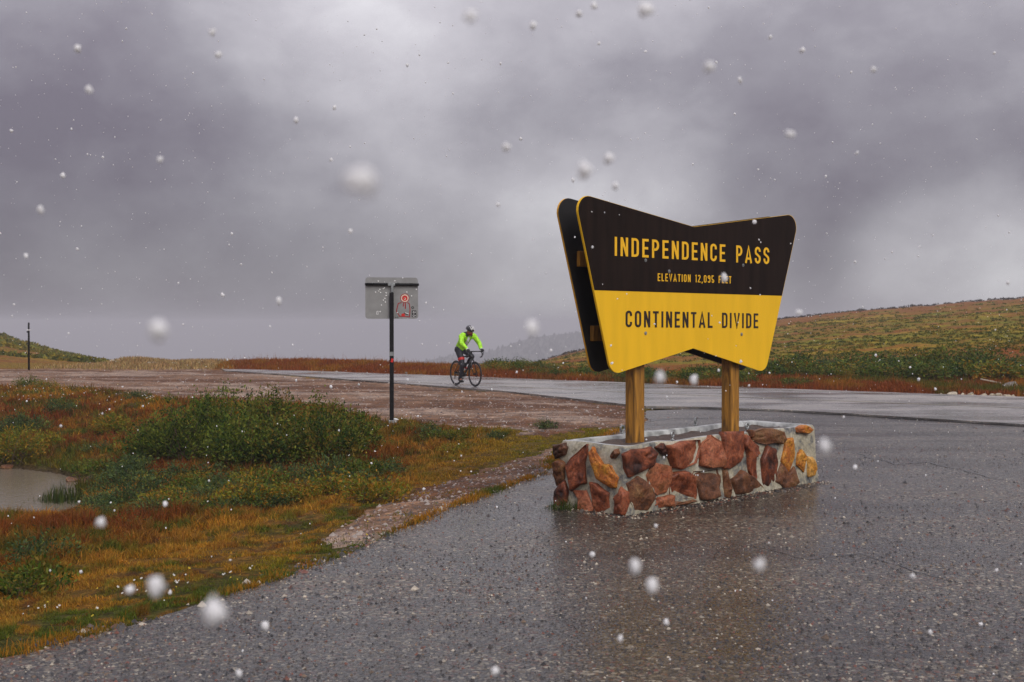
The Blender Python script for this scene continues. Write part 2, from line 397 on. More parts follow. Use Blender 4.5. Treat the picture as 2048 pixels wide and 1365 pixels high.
M_brown = plain('sign_brown', (0.015, 0.0085, 0.006), 0.5, var=0.35, scale=3.0, bmp=0.08, stretch=(5, 5, 0.5)); M_brown.node_tree.nodes['Principled BSDF'].inputs['Specular IOR Level'].default_value = 0.12
M_yellow = plain('sign_yellow', (0.87, 0.505, 0.02), 0.45, var=0.07, scale=2.0, bmp=0.06, stretch=(4, 4, 0.6)); M_yellow.node_tree.nodes['Principled BSDF'].inputs['Specular IOR Level'].default_value = 0.2
M_letter_y = plain('letter_yellow', (0.90, 0.50, 0.03), 0.6, var=0.05); M_letter_y.node_tree.nodes['Principled BSDF'].inputs['Specular IOR Level'].default_value = 0.1
M_letter_d = plain('letter_dark', (0.02, 0.012, 0.01), 0.45, var=0.1)
M_signback = plain('sign_back_black', (0.008, 0.007, 0.007), 0.6, var=0.5, scale=6.0)
M_edge = plain('sign_edge_orange', (0.72, 0.36, 0.02), 0.5, var=0.2)
M_steel = plain('galvanised_steel', (0.33, 0.35, 0.35), 0.4, 0.6, var=0.3, scale=15)
M_darksteel = plain('dark_steel', (0.009, 0.009, 0.010), 0.6, 0.0, var=0.4); M_darksteel.node_tree.nodes['Principled BSDF'].inputs['Specular IOR Level'].default_value = 0.2
M_alu = plain('aluminium_sheet', (0.30, 0.30, 0.295), 0.5, 0.25, var=0.12, scale=7, coat=0.1)
M_dent = plain('bright_dent', (0.85, 0.85, 0.84), 0.35, 0.2)
M_red = plain('red_paint', (0.60, 0.02, 0.015), 0.5)
M_white = plain('white_plastic', (0.85, 0.85, 0.85), 0.4, var=0.05)
M_black = plain('black', (0.012, 0.012, 0.013), 0.45, var=0.3)
M_pale = plain('pale_sticker', (0.75, 0.62, 0.5), 0.5, var=0.1)
M_glovegrey = plain('light_grey_plastic', (0.6, 0.6, 0.62), 0.4)

# ------------------------------------------------------------------ plan of the place (world metres, traced on the ground plane)
def P2(L, z=0.0): return np.array([pg(x, y, z)[:2] for x, y in L])
LOT_EDGE = P2([(0, 1318), (180, 1272), (360, 1222), (480, 1184), (560, 1160), (640, 1130), (700, 1108), (800, 1062), (900, 1018), (1000, 980), (1090, 948), (1118, 918), (1200, 878), (1290, 842), (1292, 822)])
LOT_EDGE = np.vstack([[(-6.5, -1.5), (-3.6, 3.9)], LOT_EDGE])
NEAR_EDGE = P2([(452, 743.5), (560, 750.5), (700, 761.5), (860, 773.5), (1000, 784), (1100, 795), (1180, 804), (1250, 812), (1292, 816)])
SEAM = P2([(1292, 816), (1400, 817.5), (1560, 823), (1700, 831), (1850, 840.5), (2048, 853)])
FAR_EDGE = P2([(440, 739.5), (650, 745), (860, 752.5), (1250, 767.5), (1500, 778), (2048, 797)])
SEAM = np.vstack([SEAM, SEAM[-1] + (SEAM[-1] - SEAM[-3]) / np.linalg.norm(SEAM[-1] - SEAM[-3]) * 40])
fe = FAR_EDGE[-1] - FAR_EDGE[-2]; FAR_EDGE = np.vstack([FAR_EDGE, FAR_EDGE[-1] + fe / np.linalg.norm(fe) * 40])
ROAD_NEAR = np.vstack([NEAR_EDGE, SEAM[1:]])
GRAVEL_LOW = P2([(-250, 762), (0, 772), (180, 778), (330, 795), (480, 803), (640, 812), (740, 838), (840, 852), (1000, 862), (1110, 862), (1240, 852)])
POND = P2([(-330, 925), (0, 930), (110, 942), (175, 958), (192, 970), (150, 985), (172, 1003), (150, 1022), (120, 1034), (60, 1036), (-50, 1040), (-330, 1065)], -0.75)
BARE = P2([(1112, 893), (1000, 925), (900, 950), (800, 985), (715, 1030), (640, 1075), (650, 1098), (740, 1085), (800, 1062), (890, 1024), (990, 980), (1092, 945)], -0.02)
PAVE = np.vstack([LOT_EDGE, SEAM, [(45, -12), (-6.5, -12)]])
ROADPOLY = np.vstack([ROAD_NEAR, FAR_EDGE[::-1]])
RIM = np.vstack([LOT_EDGE[2:15], GRAVEL_LOW[::-1], [(-22, 33), (-22, 1), (-5.6, 0.5)]])
GRAVELPOLY = np.vstack([GRAVEL_LOW, LOT_EDGE[-2:], NEAR_EDGE[::-1], [(-16, 43), (-32, 43)]])

HK = np.array([-1.2, -0.7, -0.56, -0.445, -0.40, -0.36, -0.33, -0.10, 0.0, 0.007, 0.0374, 0.068, 0.12, 0.233, 0.294, 0.445, 0.7, 1.2])
HZ = np.array([4.0, 4.0, 3.2, 0.85, -0.9, -1.9, -3.6, -6.0, -3.6, -2.55, -1.85, -1.1, 0.1, 2.35, 3.5, 5.2, 6.8, 7.0])
HD = np.array([110, 110, 110, 110, 112, 115, 120, 120, 112, 112, 125, 132, 140, 150, 150, 150, 150, 150.])
FE_X, FE_Y = FAR_EDGE[:, 0], FAR_EDGE[:, 1]
def ground_z(X, Y):
    X = np.asarray(X, float); Y = np.asarray(Y, float)
    z = np.zeros(X.shape)
    # hollow with the pond
    ins = inpoly(X, Y, RIM)
    dr = segdist(X, Y, RIM, True); dp = segdist(X, Y, POND, True); ip = inpoly(X, Y, POND)
    r = dr / (dr + dp + 1e-6)
    hol = -0.70 * r ** 1.15 + (fbm(X, Y, 1.1, 3) - 0.5) * 0.16 * np.clip(dr, 0, 1) * np.clip(dp, 0, 1)
    hol = np.where(ip, -0.78 - 0.35 * sstep(0, 1.2, dp), hol)
    z = np.where(ins, hol, z)
    # beyond the road: bank, then the pass falling away and the hills
    k = X / np.maximum(Y, 5.0)
    d0 = np.where(X < FE_X[0], FE_Y[0] + 0.5 + 0.02 * (FE_X[0] - X), np.interp(X, FE_X, FE_Y)) + 0.4
    b = Y - d0
    Hc = np.interp(k, HK, HZ); Dc = np.interp(k, HK, HD)
    t = np.clip((Y - d0 - 4) / np.maximum(Dc - d0 - 4, 20), 0, 1)
    bank = np.interp(X, [-11, -7, 0, 3], [0.14, 0.20, 0.12, 0.05]) * sstep(0, 4.0, b) * np.where(X < -10.8, np.exp(-((X + 10.8) / 1.5) ** 2), 1)
    bank = bank * (0.8 + 0.5 * fbm(X, Y, 0.35, 9)) + 0.12 * (fbm(X, Y, 1.3, 5) - 0.4) * sstep(0.3, 2, b)
    mound = 0.27 * np.exp(-((X + 15.3) / 1.3) ** 2 - ((Y - 47) / 1.6) ** 2) + 0.18 * np.exp(-((X + 12.6) / 1.2) ** 2 - ((Y - 46.5) / 1.6) ** 2)
    hill = bank * (1 - t) + Hc * t + (fbm(X, Y, 0.12, 20) - 0.5) * 1.0 * t * (1 - 0.6 * t) + (fbm(X, Y, 0.6, 22) - 0.5) * 0.25 * sstep(0, 0.2, t)
    past = Y - Dc
    hill = np.where(past > 0, Hc - 0.16 * past + (fbm(X, Y, 0.03, 30) - 0.5) * 6 * sstep(0, 60, past), hill)
    hill = np.maximum(hill, -112 + 6 * fbm(X, Y, 0.01, 31))
    z = np.where((b > 0) & (Y > 15), hill + mound, z)
    # fine unevenness of the gravel
    z = z + np.where(ins | (b > 0), 0, (fbm(X, Y, 0.5, 12) - 0.5) * 0.05 + (fbm(X, Y, 3.0, 13) - 0.5) * 0.02)
    # under the pavement
    inP = inpoly(X, Y, PAVE); inR = inpoly(X, Y, ROADPOLY)
    de = np.minimum(segdist(X, Y, PAVE, True), segdist(X, Y, ROADPOLY, True))
    z = np.where(inP | inR, -0.09 * sstep(0, 0.25, de) - 0.012, z)
    back = (Y < -2) & ~inP
    z = np.where(back, -0.05, z)
    return z
def hit(px, py):
    d = ray(px, py); D = np.concatenate([np.arange(3, 60, 0.02), np.arange(60, 260, 0.1)])
    t = D / d[1]; X = d[0] * t; Z = EYE + d[2] * t
    g = ground_z(X, D); i = np.argmax(Z <= g)
    return np.array([X[i], D[i], g[i]])

# ------------------------------------------------------------------ ground
GREEN = np.array([0.065, 0.095, 0.012]); YGREEN = np.array([0.22, 0.175, 0.014]); GOLD = np.array([0.36, 0.165, 0.018])
RUST = np.array([0.19, 0.052, 0.012]); DARK = np.array([0.045, 0.02, 0.01]); TAN = np.array([0.40, 0.27, 0.12])
def mix3(a, b, t): return a * (1 - t)[:, None] + b * t[:, None]
def tundra_tint(X, Y):
    """vegetation colour of the low tundra, by place"""
    n = len(X); c = np.tile(RUST, (n, 1))
    f1, f2, f3 = fbm(X, Y, 0.7, 40), fbm(X, Y, 1.7, 41), fbm(X, Y, 0.35, 42)
    dl = segdist(X, Y, LOT_EDGE); dp = segdist(X, Y, POND, True)
    c = mix3(c, np.tile(GOLD, (n, 1)), sstep(0.40, 0.62, f1))
    c = mix3(c, np.tile(GREEN, (n, 1)), sstep(0.46, 0.60, f2) * 0.85)
    gold = sstep(2.8, 1.4, dl + (f2 - 0.5) * 2.2)
    c = mix3(c, np.tile(GOLD * np.array([1.05, 1.2, 1.5]), (n, 1)), gold * 0.85)
    c = mix3(c, np.tile(YGREEN, (n, 1)), sstep(0.9, 0.35, dl + (f1 - 0.5) * 1.4) * 0.9)
    c = mix3(c, np.tile(GREEN * 1.2, (n, 1)), sstep(1.2, 0.4, dl + (f2 - 0.46) * 3.0) * 0.9)
    f4 = fbm(X, Y, 4.5, 43, 2); f5 = fbm(X, Y, 6.0, 44, 2)
    c = mix3(c, np.tile(GREEN, (n, 1)), sstep(0.60, 0.72, f4) * 0.7); c = mix3(c, np.tile(RUST, (n, 1)), sstep(0.62, 0.74, f5) * 0.6); c = mix3(c, np.tile(GOLD * 1.15, (n, 1)), sstep(0.36, 0.26, f5) * 0.7)
    c = mix3(c, np.tile(YGREEN, (n, 1)), sstep(-1.5, 0.6, X) * sstep(12.5, 15, Y) * 0.7)
    c = mix3(c, np.tile(GREEN, (n, 1)), sstep(0.9, 0.2, dp) * sstep(16, 17, Y) * 0.7)
    return c
def hill_tint(X, Y):
    n = len(X); k = X / np.maximum(Y, 1)
    Dc = np.interp(k, HK, HD); t = Y / Dc
    BR = np.array([0.20, 0.092, 0.022]); GR = np.array([0.16, 0.155, 0.016]); c = np.tile(BR, (n, 1))
    g = fbm(X * 0.5, Y * 1.0, 0.22, 50) * 0.6 + fbm(X, Y, 0.9, 51) * 0.4
    c = mix3(c, np.tile(GR, (n, 1)), sstep(0.42, 0.54, g - np.maximum(t - 0.6, 0) * 0.7))
    yb = fbm(X * 0.35, Y, 0.35, 53); c = mix3(c, np.tile(np.array([0.28, 0.21, 0.018]), (n, 1)), sstep(0.50, 0.66, yb) * sstep(0.95, 0.6, t) * 0.8)
    c = mix3(c, np.tile(RUST, (n, 1)), sstep(0.52, 0.66, fbm(X * 0.4, Y, 0.5, 54)) * 0.6)
    c = mix3(c, np.tile(BR * 0.9, (n, 1)), sstep(-0.3, -0.36, k) * 0.6)
    c = mix3(c, np.tile(RUST, (n, 1)), sstep(0.34, 0.28, t) * 0.8)
    return c
NA = 620; NR = 560
ang = np.concatenate([np.linspace(-math.pi, -0.62, 60)[:-1], np.linspace(-0.62, 0.62, NA - 120), np.linspace(0.62, math.pi, 61)[1:]])
rad = np.concatenate([[0.4, 1.2, 2.2], np.geomspace(3, 75, 400), np.geomspace(75, 2300, NR - 402)[1:]])
AA, RR = np.meshgrid(ang, rad); GX = (np.sin(AA) * RR).ravel(); GY = (np.cos(AA) * RR).ravel()
GZ = ground_z(GX, GY)
nA = len(ang); nR = len(rad)
i0 = (np.arange(nR - 1)[:, None] * nA + np.arange(nA - 1)[None, :]).ravel()
quads = np.c_[i0, i0 + 1, i0 + nA + 1, i0 + nA]
col = tundra_tint(GX, GY) * 0.30 + np.array([0.02, 0.012, 0.006])
beyond = (GY > 36) | ((GY > np.interp(GX, FE_X, FE_Y)) & (GX > -11))
col[beyond] = (hill_tint(GX, GY))[beyond]
bk = GY - np.where(GX < FE_X[0], FE_Y[0], np.interp(GX, FE_X, FE_Y))
nearbank = sstep(9, 4, bk) * sstep(-0.5, 0.5, bk) * (GX > -11.5)
col = mix3(col, np.tile(RUST * 0.8, (len(GX), 1)), nearbank)
tanm = np.exp(-((GX + 14) / 2.6) ** 2 - ((GY - 46.5) / 2.5) ** 2)
col = mix3(col, np.tile(TAN * 0.7, (len(GX), 1)), np.clip(tanm * 1.4, 0, 1))
mud = inpoly(GX, GY, POND); col[mud] = (0.05, 0.035, 0.022)
cx = (GX[quads].mean(1)); cy = GY[quads].mean(1)
jx = cx + (fbm(cx, cy, 1.3, 60) - 0.5) * 1.3; jy = cy + (fbm(cx, cy, 1.3, 61) - 0.5) * 2.4
jx2 = cx + (fbm(cx, cy, 2.3, 62) - 0.5) * 0.4; jy2 = cy + (fbm(cx, cy, 2.3, 63) - 0.5) * 0.9
isg = (inpoly(jx, jy, GRAVELPOLY) & (cy < 44)) | inpoly(jx2, jy2, BARE) | ((cy > 33) & (cy < 44.5) & (cx < -8) & (segdist(cx, cy, FAR_EDGE) > 0.5) & ~inpoly(cx, cy, ROADPOLY) & (cy < np.where(cx < FE_X[0], 44.5, np.interp(cx, FE_X, FE_Y))) & ~inpoly(jx, jy, RIM))
gcol = np.tile(np.array([0.19, 0.112, 0.066]), (len(GX), 1))
gn = fbm(GX * 0.5 + GY * 0.35, GY, 0.6, 70); gn2 = fbm(GX * 0.6 + GY * 0.3, GY, 1.1, 71)
gcol = mix3(gcol, np.tile(np.array([0.10, 0.042, 0.015]), (len(GX), 1)), sstep(0.42, 0.58, gn))
gcol = mix3(gcol, np.tile(np.array([0.32, 0.25, 0.20]), (len(GX), 1)), sstep(0.52, 0.66, gn2) * 0.75)
def submesh(mask, c):
    q = quads[mask]; u, inv = np.unique(q, return_inverse=True)
    return np.c_[GX, GY, GZ][u], inv.reshape(-1), c[u]
V_, I_, C_ = submesh(~isg, col); me = npmesh('ground', V_, I_, 4, C_, True); tag(link('ground', me, M_soil), kind='structure', label='rust and green tundra ground running to the hills')
V_, I_, C_ = submesh(isg, gcol); me = npmesh('gravel_shoulder', V_, I_, 4, C_, True); tag(link('gravel_shoulder', me, M_gravel), kind='structure', label='wet brown gravel pull-out beside the road')

# ------------------------------------------------------------------ paved sheets
def rough_line(P, step=0.12, amp=0.035, o=0):
    out = []
    for a, b in zip(P[:-1], P[1:]):
        n = max(1, int(np.linalg.norm(b - a) / step)); n = min(n, 120)
        for i in range(n):
            out.append(a + (b - a) * i / n)
    out.append(P[-1]); out = np.array(out)
    out[:, 0] += (fbm(out[:, 0], out[:, 1], 3, o) - 0.5) * amp * 4; out[:, 1] += (fbm(out[:, 0], out[:, 1], 3, o + 5) - 0.5) * amp * 4
    return out
def sheet(name, outline, z, thick, mat, label):
    bm = bmesh.new(); vs = [bm.verts.new((x, y, z)) for x, y in outline]
    f = bm.faces.new(vs)
    if f.normal.z == 0: f.normal_update()
    r = bmesh.ops.extrude_face_region(bm, geom=[f]); lv = [g for g in r['geom'] if isinstance(g, bmesh.types.BMVert)]
    bmesh.ops.translate(bm, vec=(0, 0, -thick), verts=lv)
    bmesh.ops.triangulate(bm, faces=bm.faces[:])
    o = frombm(name, bm, mat); tag(o, label, kind='structure'); return o
lot_out = np.vstack([rough_line(LOT_EDGE, 0.1, 0.04, 2), SEAM[1:], [(45, -12), (-6.5, -12)]])
sheet('parking_lot', lot_out, 0.0, 0.05, M_lot, 'wet stony asphalt of the parking lot')
road_out = np.vstack([rough_line(NEAR_EDGE, 0.15, 0.03, 4), SEAM[1:], rough_line(FAR_EDGE, 0.3, 0.05, 6)[::-1]])
road = sheet('road', road_out, 0.035, 0.085, M_road, 'wet pale two-lane road crossing the pass')
M_tar = plain('crack_tar', (0.012, 0.012, 0.013), 0.35, var=0.3, coat=0.3)
def strip(name, P, w, z, mat, parent=None, jit=0.0):
    P = np.asarray(P); V = []; Fc = []
    for i, p in enumerate(P):
        t = P[min(i + 1, len(P) - 1)] - P[max(i - 1, 0)]; t = t / np.linalg.norm(t); nn = np.array([-t[1], t[0]])
        ww = w * (0.6 + 0.8 * random.random() if jit else 1)
        j = (random.random() - 0.5) * jit
        V += [(*(p + nn * (ww / 2 + j)), z), (*(p - nn * (ww / 2 - j)), z)]
    for i in range(len(P) - 1): Fc.append((2 * i, 2 * i + 1, 2 * i + 3, 2 * i + 2))
    return pydata(name, V, Fc, mat, parent)
strip('seam_crack', rough_line(SEAM[:6] + np.array([0, -0.06]), 0.2, 0.02, 8), 0.10, 0.0085, M_tar, road, 0.03)
strip('crack', rough_line(P2([(1105, 786), (1140, 788), (1172, 785)], 0.035), 0.1, 0.03, 9), 0.05, 0.040, M_tar, road, 0.02)
strip('crack', rough_line(P2([(1290, 845), (1340, 838), (1420, 836)], 0.0), 0.1, 0.03, 9), 0.04, 0.0045, M_tar, road, 0.02)
strip('crack', rough_line(P2([(1700, 905), (1790, 930), (1850, 925), (2000, 960)]), 0.06, 0.05, 21), 0.022, 0.0045, M_tar, road, 0.02)
strip('crack', rough_line(P2([(1480, 1090), (1620, 1120), (1720, 1110), (1900, 1160)]), 0.05, 0.05, 22), 0.012, 0.0045, M_tar, road, 0.01)
M_paint = plain('worn_road_paint', (0.42, 0.41, 0.38), 0.5, var=0.5, scale=2.0, coat=0.5)
M_paint_y = plain('worn_yellow_paint', (0.30, 0.26, 0.17), 0.5, var=0.4, scale=2.0, coat=0.5)
off = np.array([-0.36, -0.52])
strip('edge_line', FAR_EDGE[1:] + off, 0.11, 0.0405, M_paint, road)
strip('centre_line', FAR_EDGE[2:] + off * 6.2, 0.10, 0.0405, M_paint_y, road)

# ------------------------------------------------------------------ pond water
def water_mat():
    m, nt, b, o = newmat('pond_water')
    b.inputs['Base Color'].default_value = (0.17, 0.14, 0.10, 1); b.inputs['Roughness'].default_value = 0.12; b.inputs['IOR'].default_value = 1.33
    t = nd(nt, 'ShaderNodeTexCoord'); n = nd(nt, 'ShaderNodeTexNoise', Scale=14.0, Detail=4.0); nt.links.new(t.outputs['Object'], n.inputs['Vector'])
    vo = nd(nt, 'ShaderNodeTexVoronoi', Scale=9.0); nt.links.new(t.outputs['Object'], vo.inputs['Vector'])
    h = bump(nt, None, n.outputs['Fac'], 0.35, 0.02); bump(nt, b, vo.outputs['Distance'], 0.15, 0.01, h)
    return m
cen = POND.mean(0); pp = cen + (POND - cen) * 1.05
pydata('pond_water', [(x, y, -0.775) for x, y in pp], [list(range(len(pp)))], water_mat())
tag(bpy.data.objects['pond_water'], 'small brown rain-pocked pond in the hollow', kind='structure')

# ------------------------------------------------------------------ far ridge with its forest
RX = np.array([700, 760, 820, 870, 905, 960, 1000, 1040, 1075, 1110, 1170, 1250, 1400, 1600, 1900])
RYp = np.array([742, 735, 724, 712, 706, 702, 692, 676, 668, 664, 658, 652, 662, 700, 730])
RD = 1500.0
def ridge_top(x): return EYE - (np.interp(x, RX, RYp) + 6 - 650) * RD / F
V = []; Fc = []
xs = np.linspace(690, 1900, 160); rows = 26
for j in range(rows):
    s = j / (rows - 1)
    for x in xs:
        top = ridge_top(x); yy = RD - 600 * (1 - s) + 70 * math.sin(x * 0.03) * (1 - s)
        zz = -115 + (top + 115) * s ** 0.85 + (float(fbm(x * 0.02, s * 3, 1.0, 80)) - 0.5) * 16 * (1 - s)
        V.append(((x - 1024) / F * RD + 0, yy, zz))
nb = len(V)
for k, x in enumerate(xs): V.append(((x - 1024) / F * RD, RD + 400, -115))
for j in range(rows):
    for k in range(len(xs) - 1):
        a = j * len(xs) + k; Fc.append((a, a + 1, a + len(xs) + 1, a + len(xs)))
M_ridge = plain('ridge_slope', (0.07, 0.075, 0.05), 0.9, var=0.4, scale=0.05)
tag(pydata('hill', V, Fc, M_ridge, smooth=True), 'far wooded ridge fading into the cloud', kind='structure')
tv = []; ti = []; tcx = []
for i in range(2600):
    x = random.uniform(720, 1500); s = random.random() ** 0.5
    top = ridge_top(x); zz = -115 + (top + 115) * s ** 0.85; yy = RD - 600 * (1 - s) + 70 * math.sin(x * 0.03) * (1 - s)
    X = (x - 1024) / F * RD; h = random.uniform(3, 5.5); w = h * 0.6
    b0 = len(tv)
    for lev in range(3):
        zb = zz - 1 + h * (0.1 + 0.28 * lev); wr = w * (1.15 - 0.33 * lev); zt = zb + h * 0.5
        b1 = len(tv)
        for k in range(6):
            a = k * math.pi / 3 + random.random() * 0.5; rr = wr * random.uniform(0.7, 1.2)
            tv.append((X + rr * math.cos(a), yy + rr * math.sin(a), zb + random.uniform(-.3, .3)))
        tv.append((X, yy, zt))
        for k in range(6): ti += [b1 + k, b1 + (k + 1) % 6, b1 + 6]
me = npmesh('forest', np.array(tv), np.array(ti), 3, np.tile([0.022, 0.032, 0.018], (len(tv), 1)))
tag(link('forest', me, M_leaf), 'spruce forest on the far ridge, pale in the mist', 'forest', kind='stuff')

# ------------------------------------------------------------------ grass
def blades(X, Y, H, Wd, C, lean=0.5, Z=None):
    n = len(X); Z = ground_z(X, Y) - 0.01 if Z is None else Z
    a = RNG.random(n) * 2 * np.pi; la = RNG.random(n) * 2 * np.pi
    ln = RNG.random(n) * lean * H
    dx, dy = np.cos(a) * Wd / 2, np.sin(a) * Wd / 2; lx, ly = np.cos(la) * ln, np.sin(la) * ln
    V = np.empty((n, 5, 3))
    V[:, 0] = np.c_[X - dx, Y - dy, Z]; V[:, 1] = np.c_[X + dx, Y + dy, Z]
    V[:, 2] = np.c_[X - dx * .8 + lx * .3, Y - dy * .8 + ly * .3, Z + H * .55]; V[:, 3] = np.c_[X + dx * .8 + lx * .3, Y + dy * .8 + ly * .3, Z + H * .55]
    V[:, 4] = np.c_[X + lx, Y + ly, Z + H * (1 - 0.25 * ln / np.maximum(H, 1e-3))]
    b = (np.arange(n) * 5)[:, None]
    I = np.concatenate([b + [0, 1, 3], b + [0, 3, 2], b + [2, 3, 4]], 1)
    return V.reshape(-1, 3), I.ravel(), np.repeat(C, 5, 0)
def jitter(C, s=0.35):
    return np.clip(C * (1 + (RNG.random((len(C), 1)) - 0.5) * 2 * s) * (1 + (RNG.random((len(C), 3)) - 0.5) * 0.25), 0.002, 0.9)
N = 760000
k = RNG.uniform(-0.50, 0.17, N); D = np.exp(RNG.uniform(math.log(4.6), math.log(34), N)); X = k * D; Y = D
ok = inpoly(X, Y, RIM) & ~inpoly(X, Y, POND) & ~inpoly(X, Y, PAVE)
jx2 = X + (fbm(X, Y, 2.3, 62) - 0.5) * 0.4; jy2 = Y + (fbm(X, Y, 2.3, 63) - 0.5) * 0.9
bare = inpoly(jx2, jy2, BARE)
jgx = X + (fbm(X, Y, 1.3, 60) - 0.5) * 1.3; jgy = Y + (fbm(X, Y, 1.3, 61) - 0.5) * 2.4
grv = inpoly(jgx, jgy, GRAVELPOLY)
ok &= (~bare | (RNG.random(N) < 0.02 + 0.25 * sstep(0.52, 0.62, fbm(X, Y, 2.5, 66)))) & (~grv | (RNG.random(N) < 0.02))
patch = fbm(X, Y, 3.1, 90); dl = segdist(X, Y, LOT_EDGE)
clump = fbm(X, Y, 7.0, 92, 2)
ok &= RNG.random(N) < (0.3 + 0.7 * sstep(0.16, 0.38, patch + 0.10 * sstep(1.2, 3, dl))) * (0.35 + 0.65 * sstep(0.35, 0.55, clump))
X, Y, dl, patch, clump = X[ok], Y[ok], dl[ok], patch[ok], clump[ok]
C = tundra_tint(X, Y); hgt = 0.035 + 0.10 * sstep(0.8, 3.2, dl) * (0.5 + fbm(X, Y, 1.2, 91))
red = sstep(0.12, 0.02, C[:, 1]) * (C[:, 0] > C[:, 1])
hgt = hgt * (0.45 + 1.0 * sstep(0.3, 0.7, clump)) * (0.8 + 0.4 * red) * RNG.uniform(0.5, 1.25, len(X)) * (0.7 + 0.6 * patch)
Wd = np.maximum(0.004, 0.0006 * Y) * RNG.uniform(0.7, 1.4, len(X))
dpn = segdist(X, Y, POND, True); shore = (Y < 15.5) & (X < -3.5)
hgt = np.where(shore, hgt * (0.22 + 0.78 * sstep(0.1, 2.2, dpn)), hgt)
V1, I1, C1 = blades(X, Y, hgt, Wd, jitter(C, 0.5), 1.1)
me = npmesh('grass', V1, I1, 3, C1); tag(link('grass', me, M_grass), 'rust, gold and green tundra grass around the pond', 'grass', kind='stuff')
print('grass', len(X))
# fringe of grass along the asphalt edge
L = rough_line(LOT_EDGE[2:-1], 0.01, 0.03, 2); n = len(L)
L = np.repeat(L, 9, 0); n = len(L)
nx = RNG.normal(-0.03, 0.05, n); X = L[:, 0] + nx; Y = L[:, 1] - nx * 0.6
pt = fbm(X, Y, 1.4, 95); ok = (RNG.random(n) < sstep(0.36, 0.6, pt)) & (Y > 2)
X, Y, pt = X[ok], Y[ok], pt[ok]
Cf = mix3(np.tile(GREEN, (len(X), 1)), np.tile(GOLD, (len(X), 1)), sstep(0.35, 0.62, fbm(X, Y, 1.0, 96)))
V1, I1, C1 = blades(X, Y, (0.025 + 0.10 * (pt - 0.3)) * RNG.uniform(0.3, 1.2, len(X)), np.maximum(0.004, 0.0006 * Y), jitter(Cf), 0.8, np.maximum(ground_z(X, Y), -0.02))
me = npmesh('grass', V1, I1, 3, C1); tag(link('grass', me, M_grass), 'short grass fringe along the edge of the asphalt', 'grass', kind='stuff')
# bank beyond the road: rust grass
N = 95000
X = RNG.uniform(-11.5, 19, N); b = RNG.gamma(2.0, np.interp(X, [-2, 4, 8, 19], [2.2, 1.0, 1.5, 1.7]), N) + 0.1; Y = np.interp(X, FE_X, FE_Y) + b + 0.25
ok = (Y > 0) & (b < 16); X, Y, b = X[ok], Y[ok], b[ok]
f = fbm(X, Y, 0.9, 97)
C = mix3(np.tile(RUST * 1.15, (len(X), 1)), np.tile(GOLD * 0.8, (len(X), 1)), sstep(0.48, 0.7, f) * 0.8)
C = mix3(C, np.tile(GREEN, (len(X), 1)), sstep(0.55, 0.7, fbm(X, Y, 0.6, 98)) * sstep(-2, 4, X) * 0.8)
tall = (RNG.random(len(X)) < 0.012) * 0.25
V1, I1, C1 = blades(X, Y, RNG.uniform(0.06, 0.2, len(X)) * (0.6 + f) + tall, np.where(tall > 0, 0.01, 0.022) * RNG.uniform(0.7, 1.3, len(X)), jitter(C), 0.7)
me = npmesh('grass', V1, I1, 3, C1); tag(link('grass', me, M_grass), 'rust red grass on the bank across the road', 'grass', kind='stuff')
# straw mound at the end of the gravel
N = 9000
X = RNG.normal(-14.2, 1.7, N); Y = RNG.normal(46.5, 1.3, N); C = jitter(np.tile(TAN * 0.9, (N, 1)), 0.5)
V1, I1, C1 = blades(X, Y, RNG.uniform(0.05, 0.2, N), np.full(N, 0.03), C, 0.9)
me = npmesh('grass', V1, I1, 3, C1); tag(link('grass', me, M_grass), 'pale straw grass on the mound past the gravel', 'grass', kind='stuff')

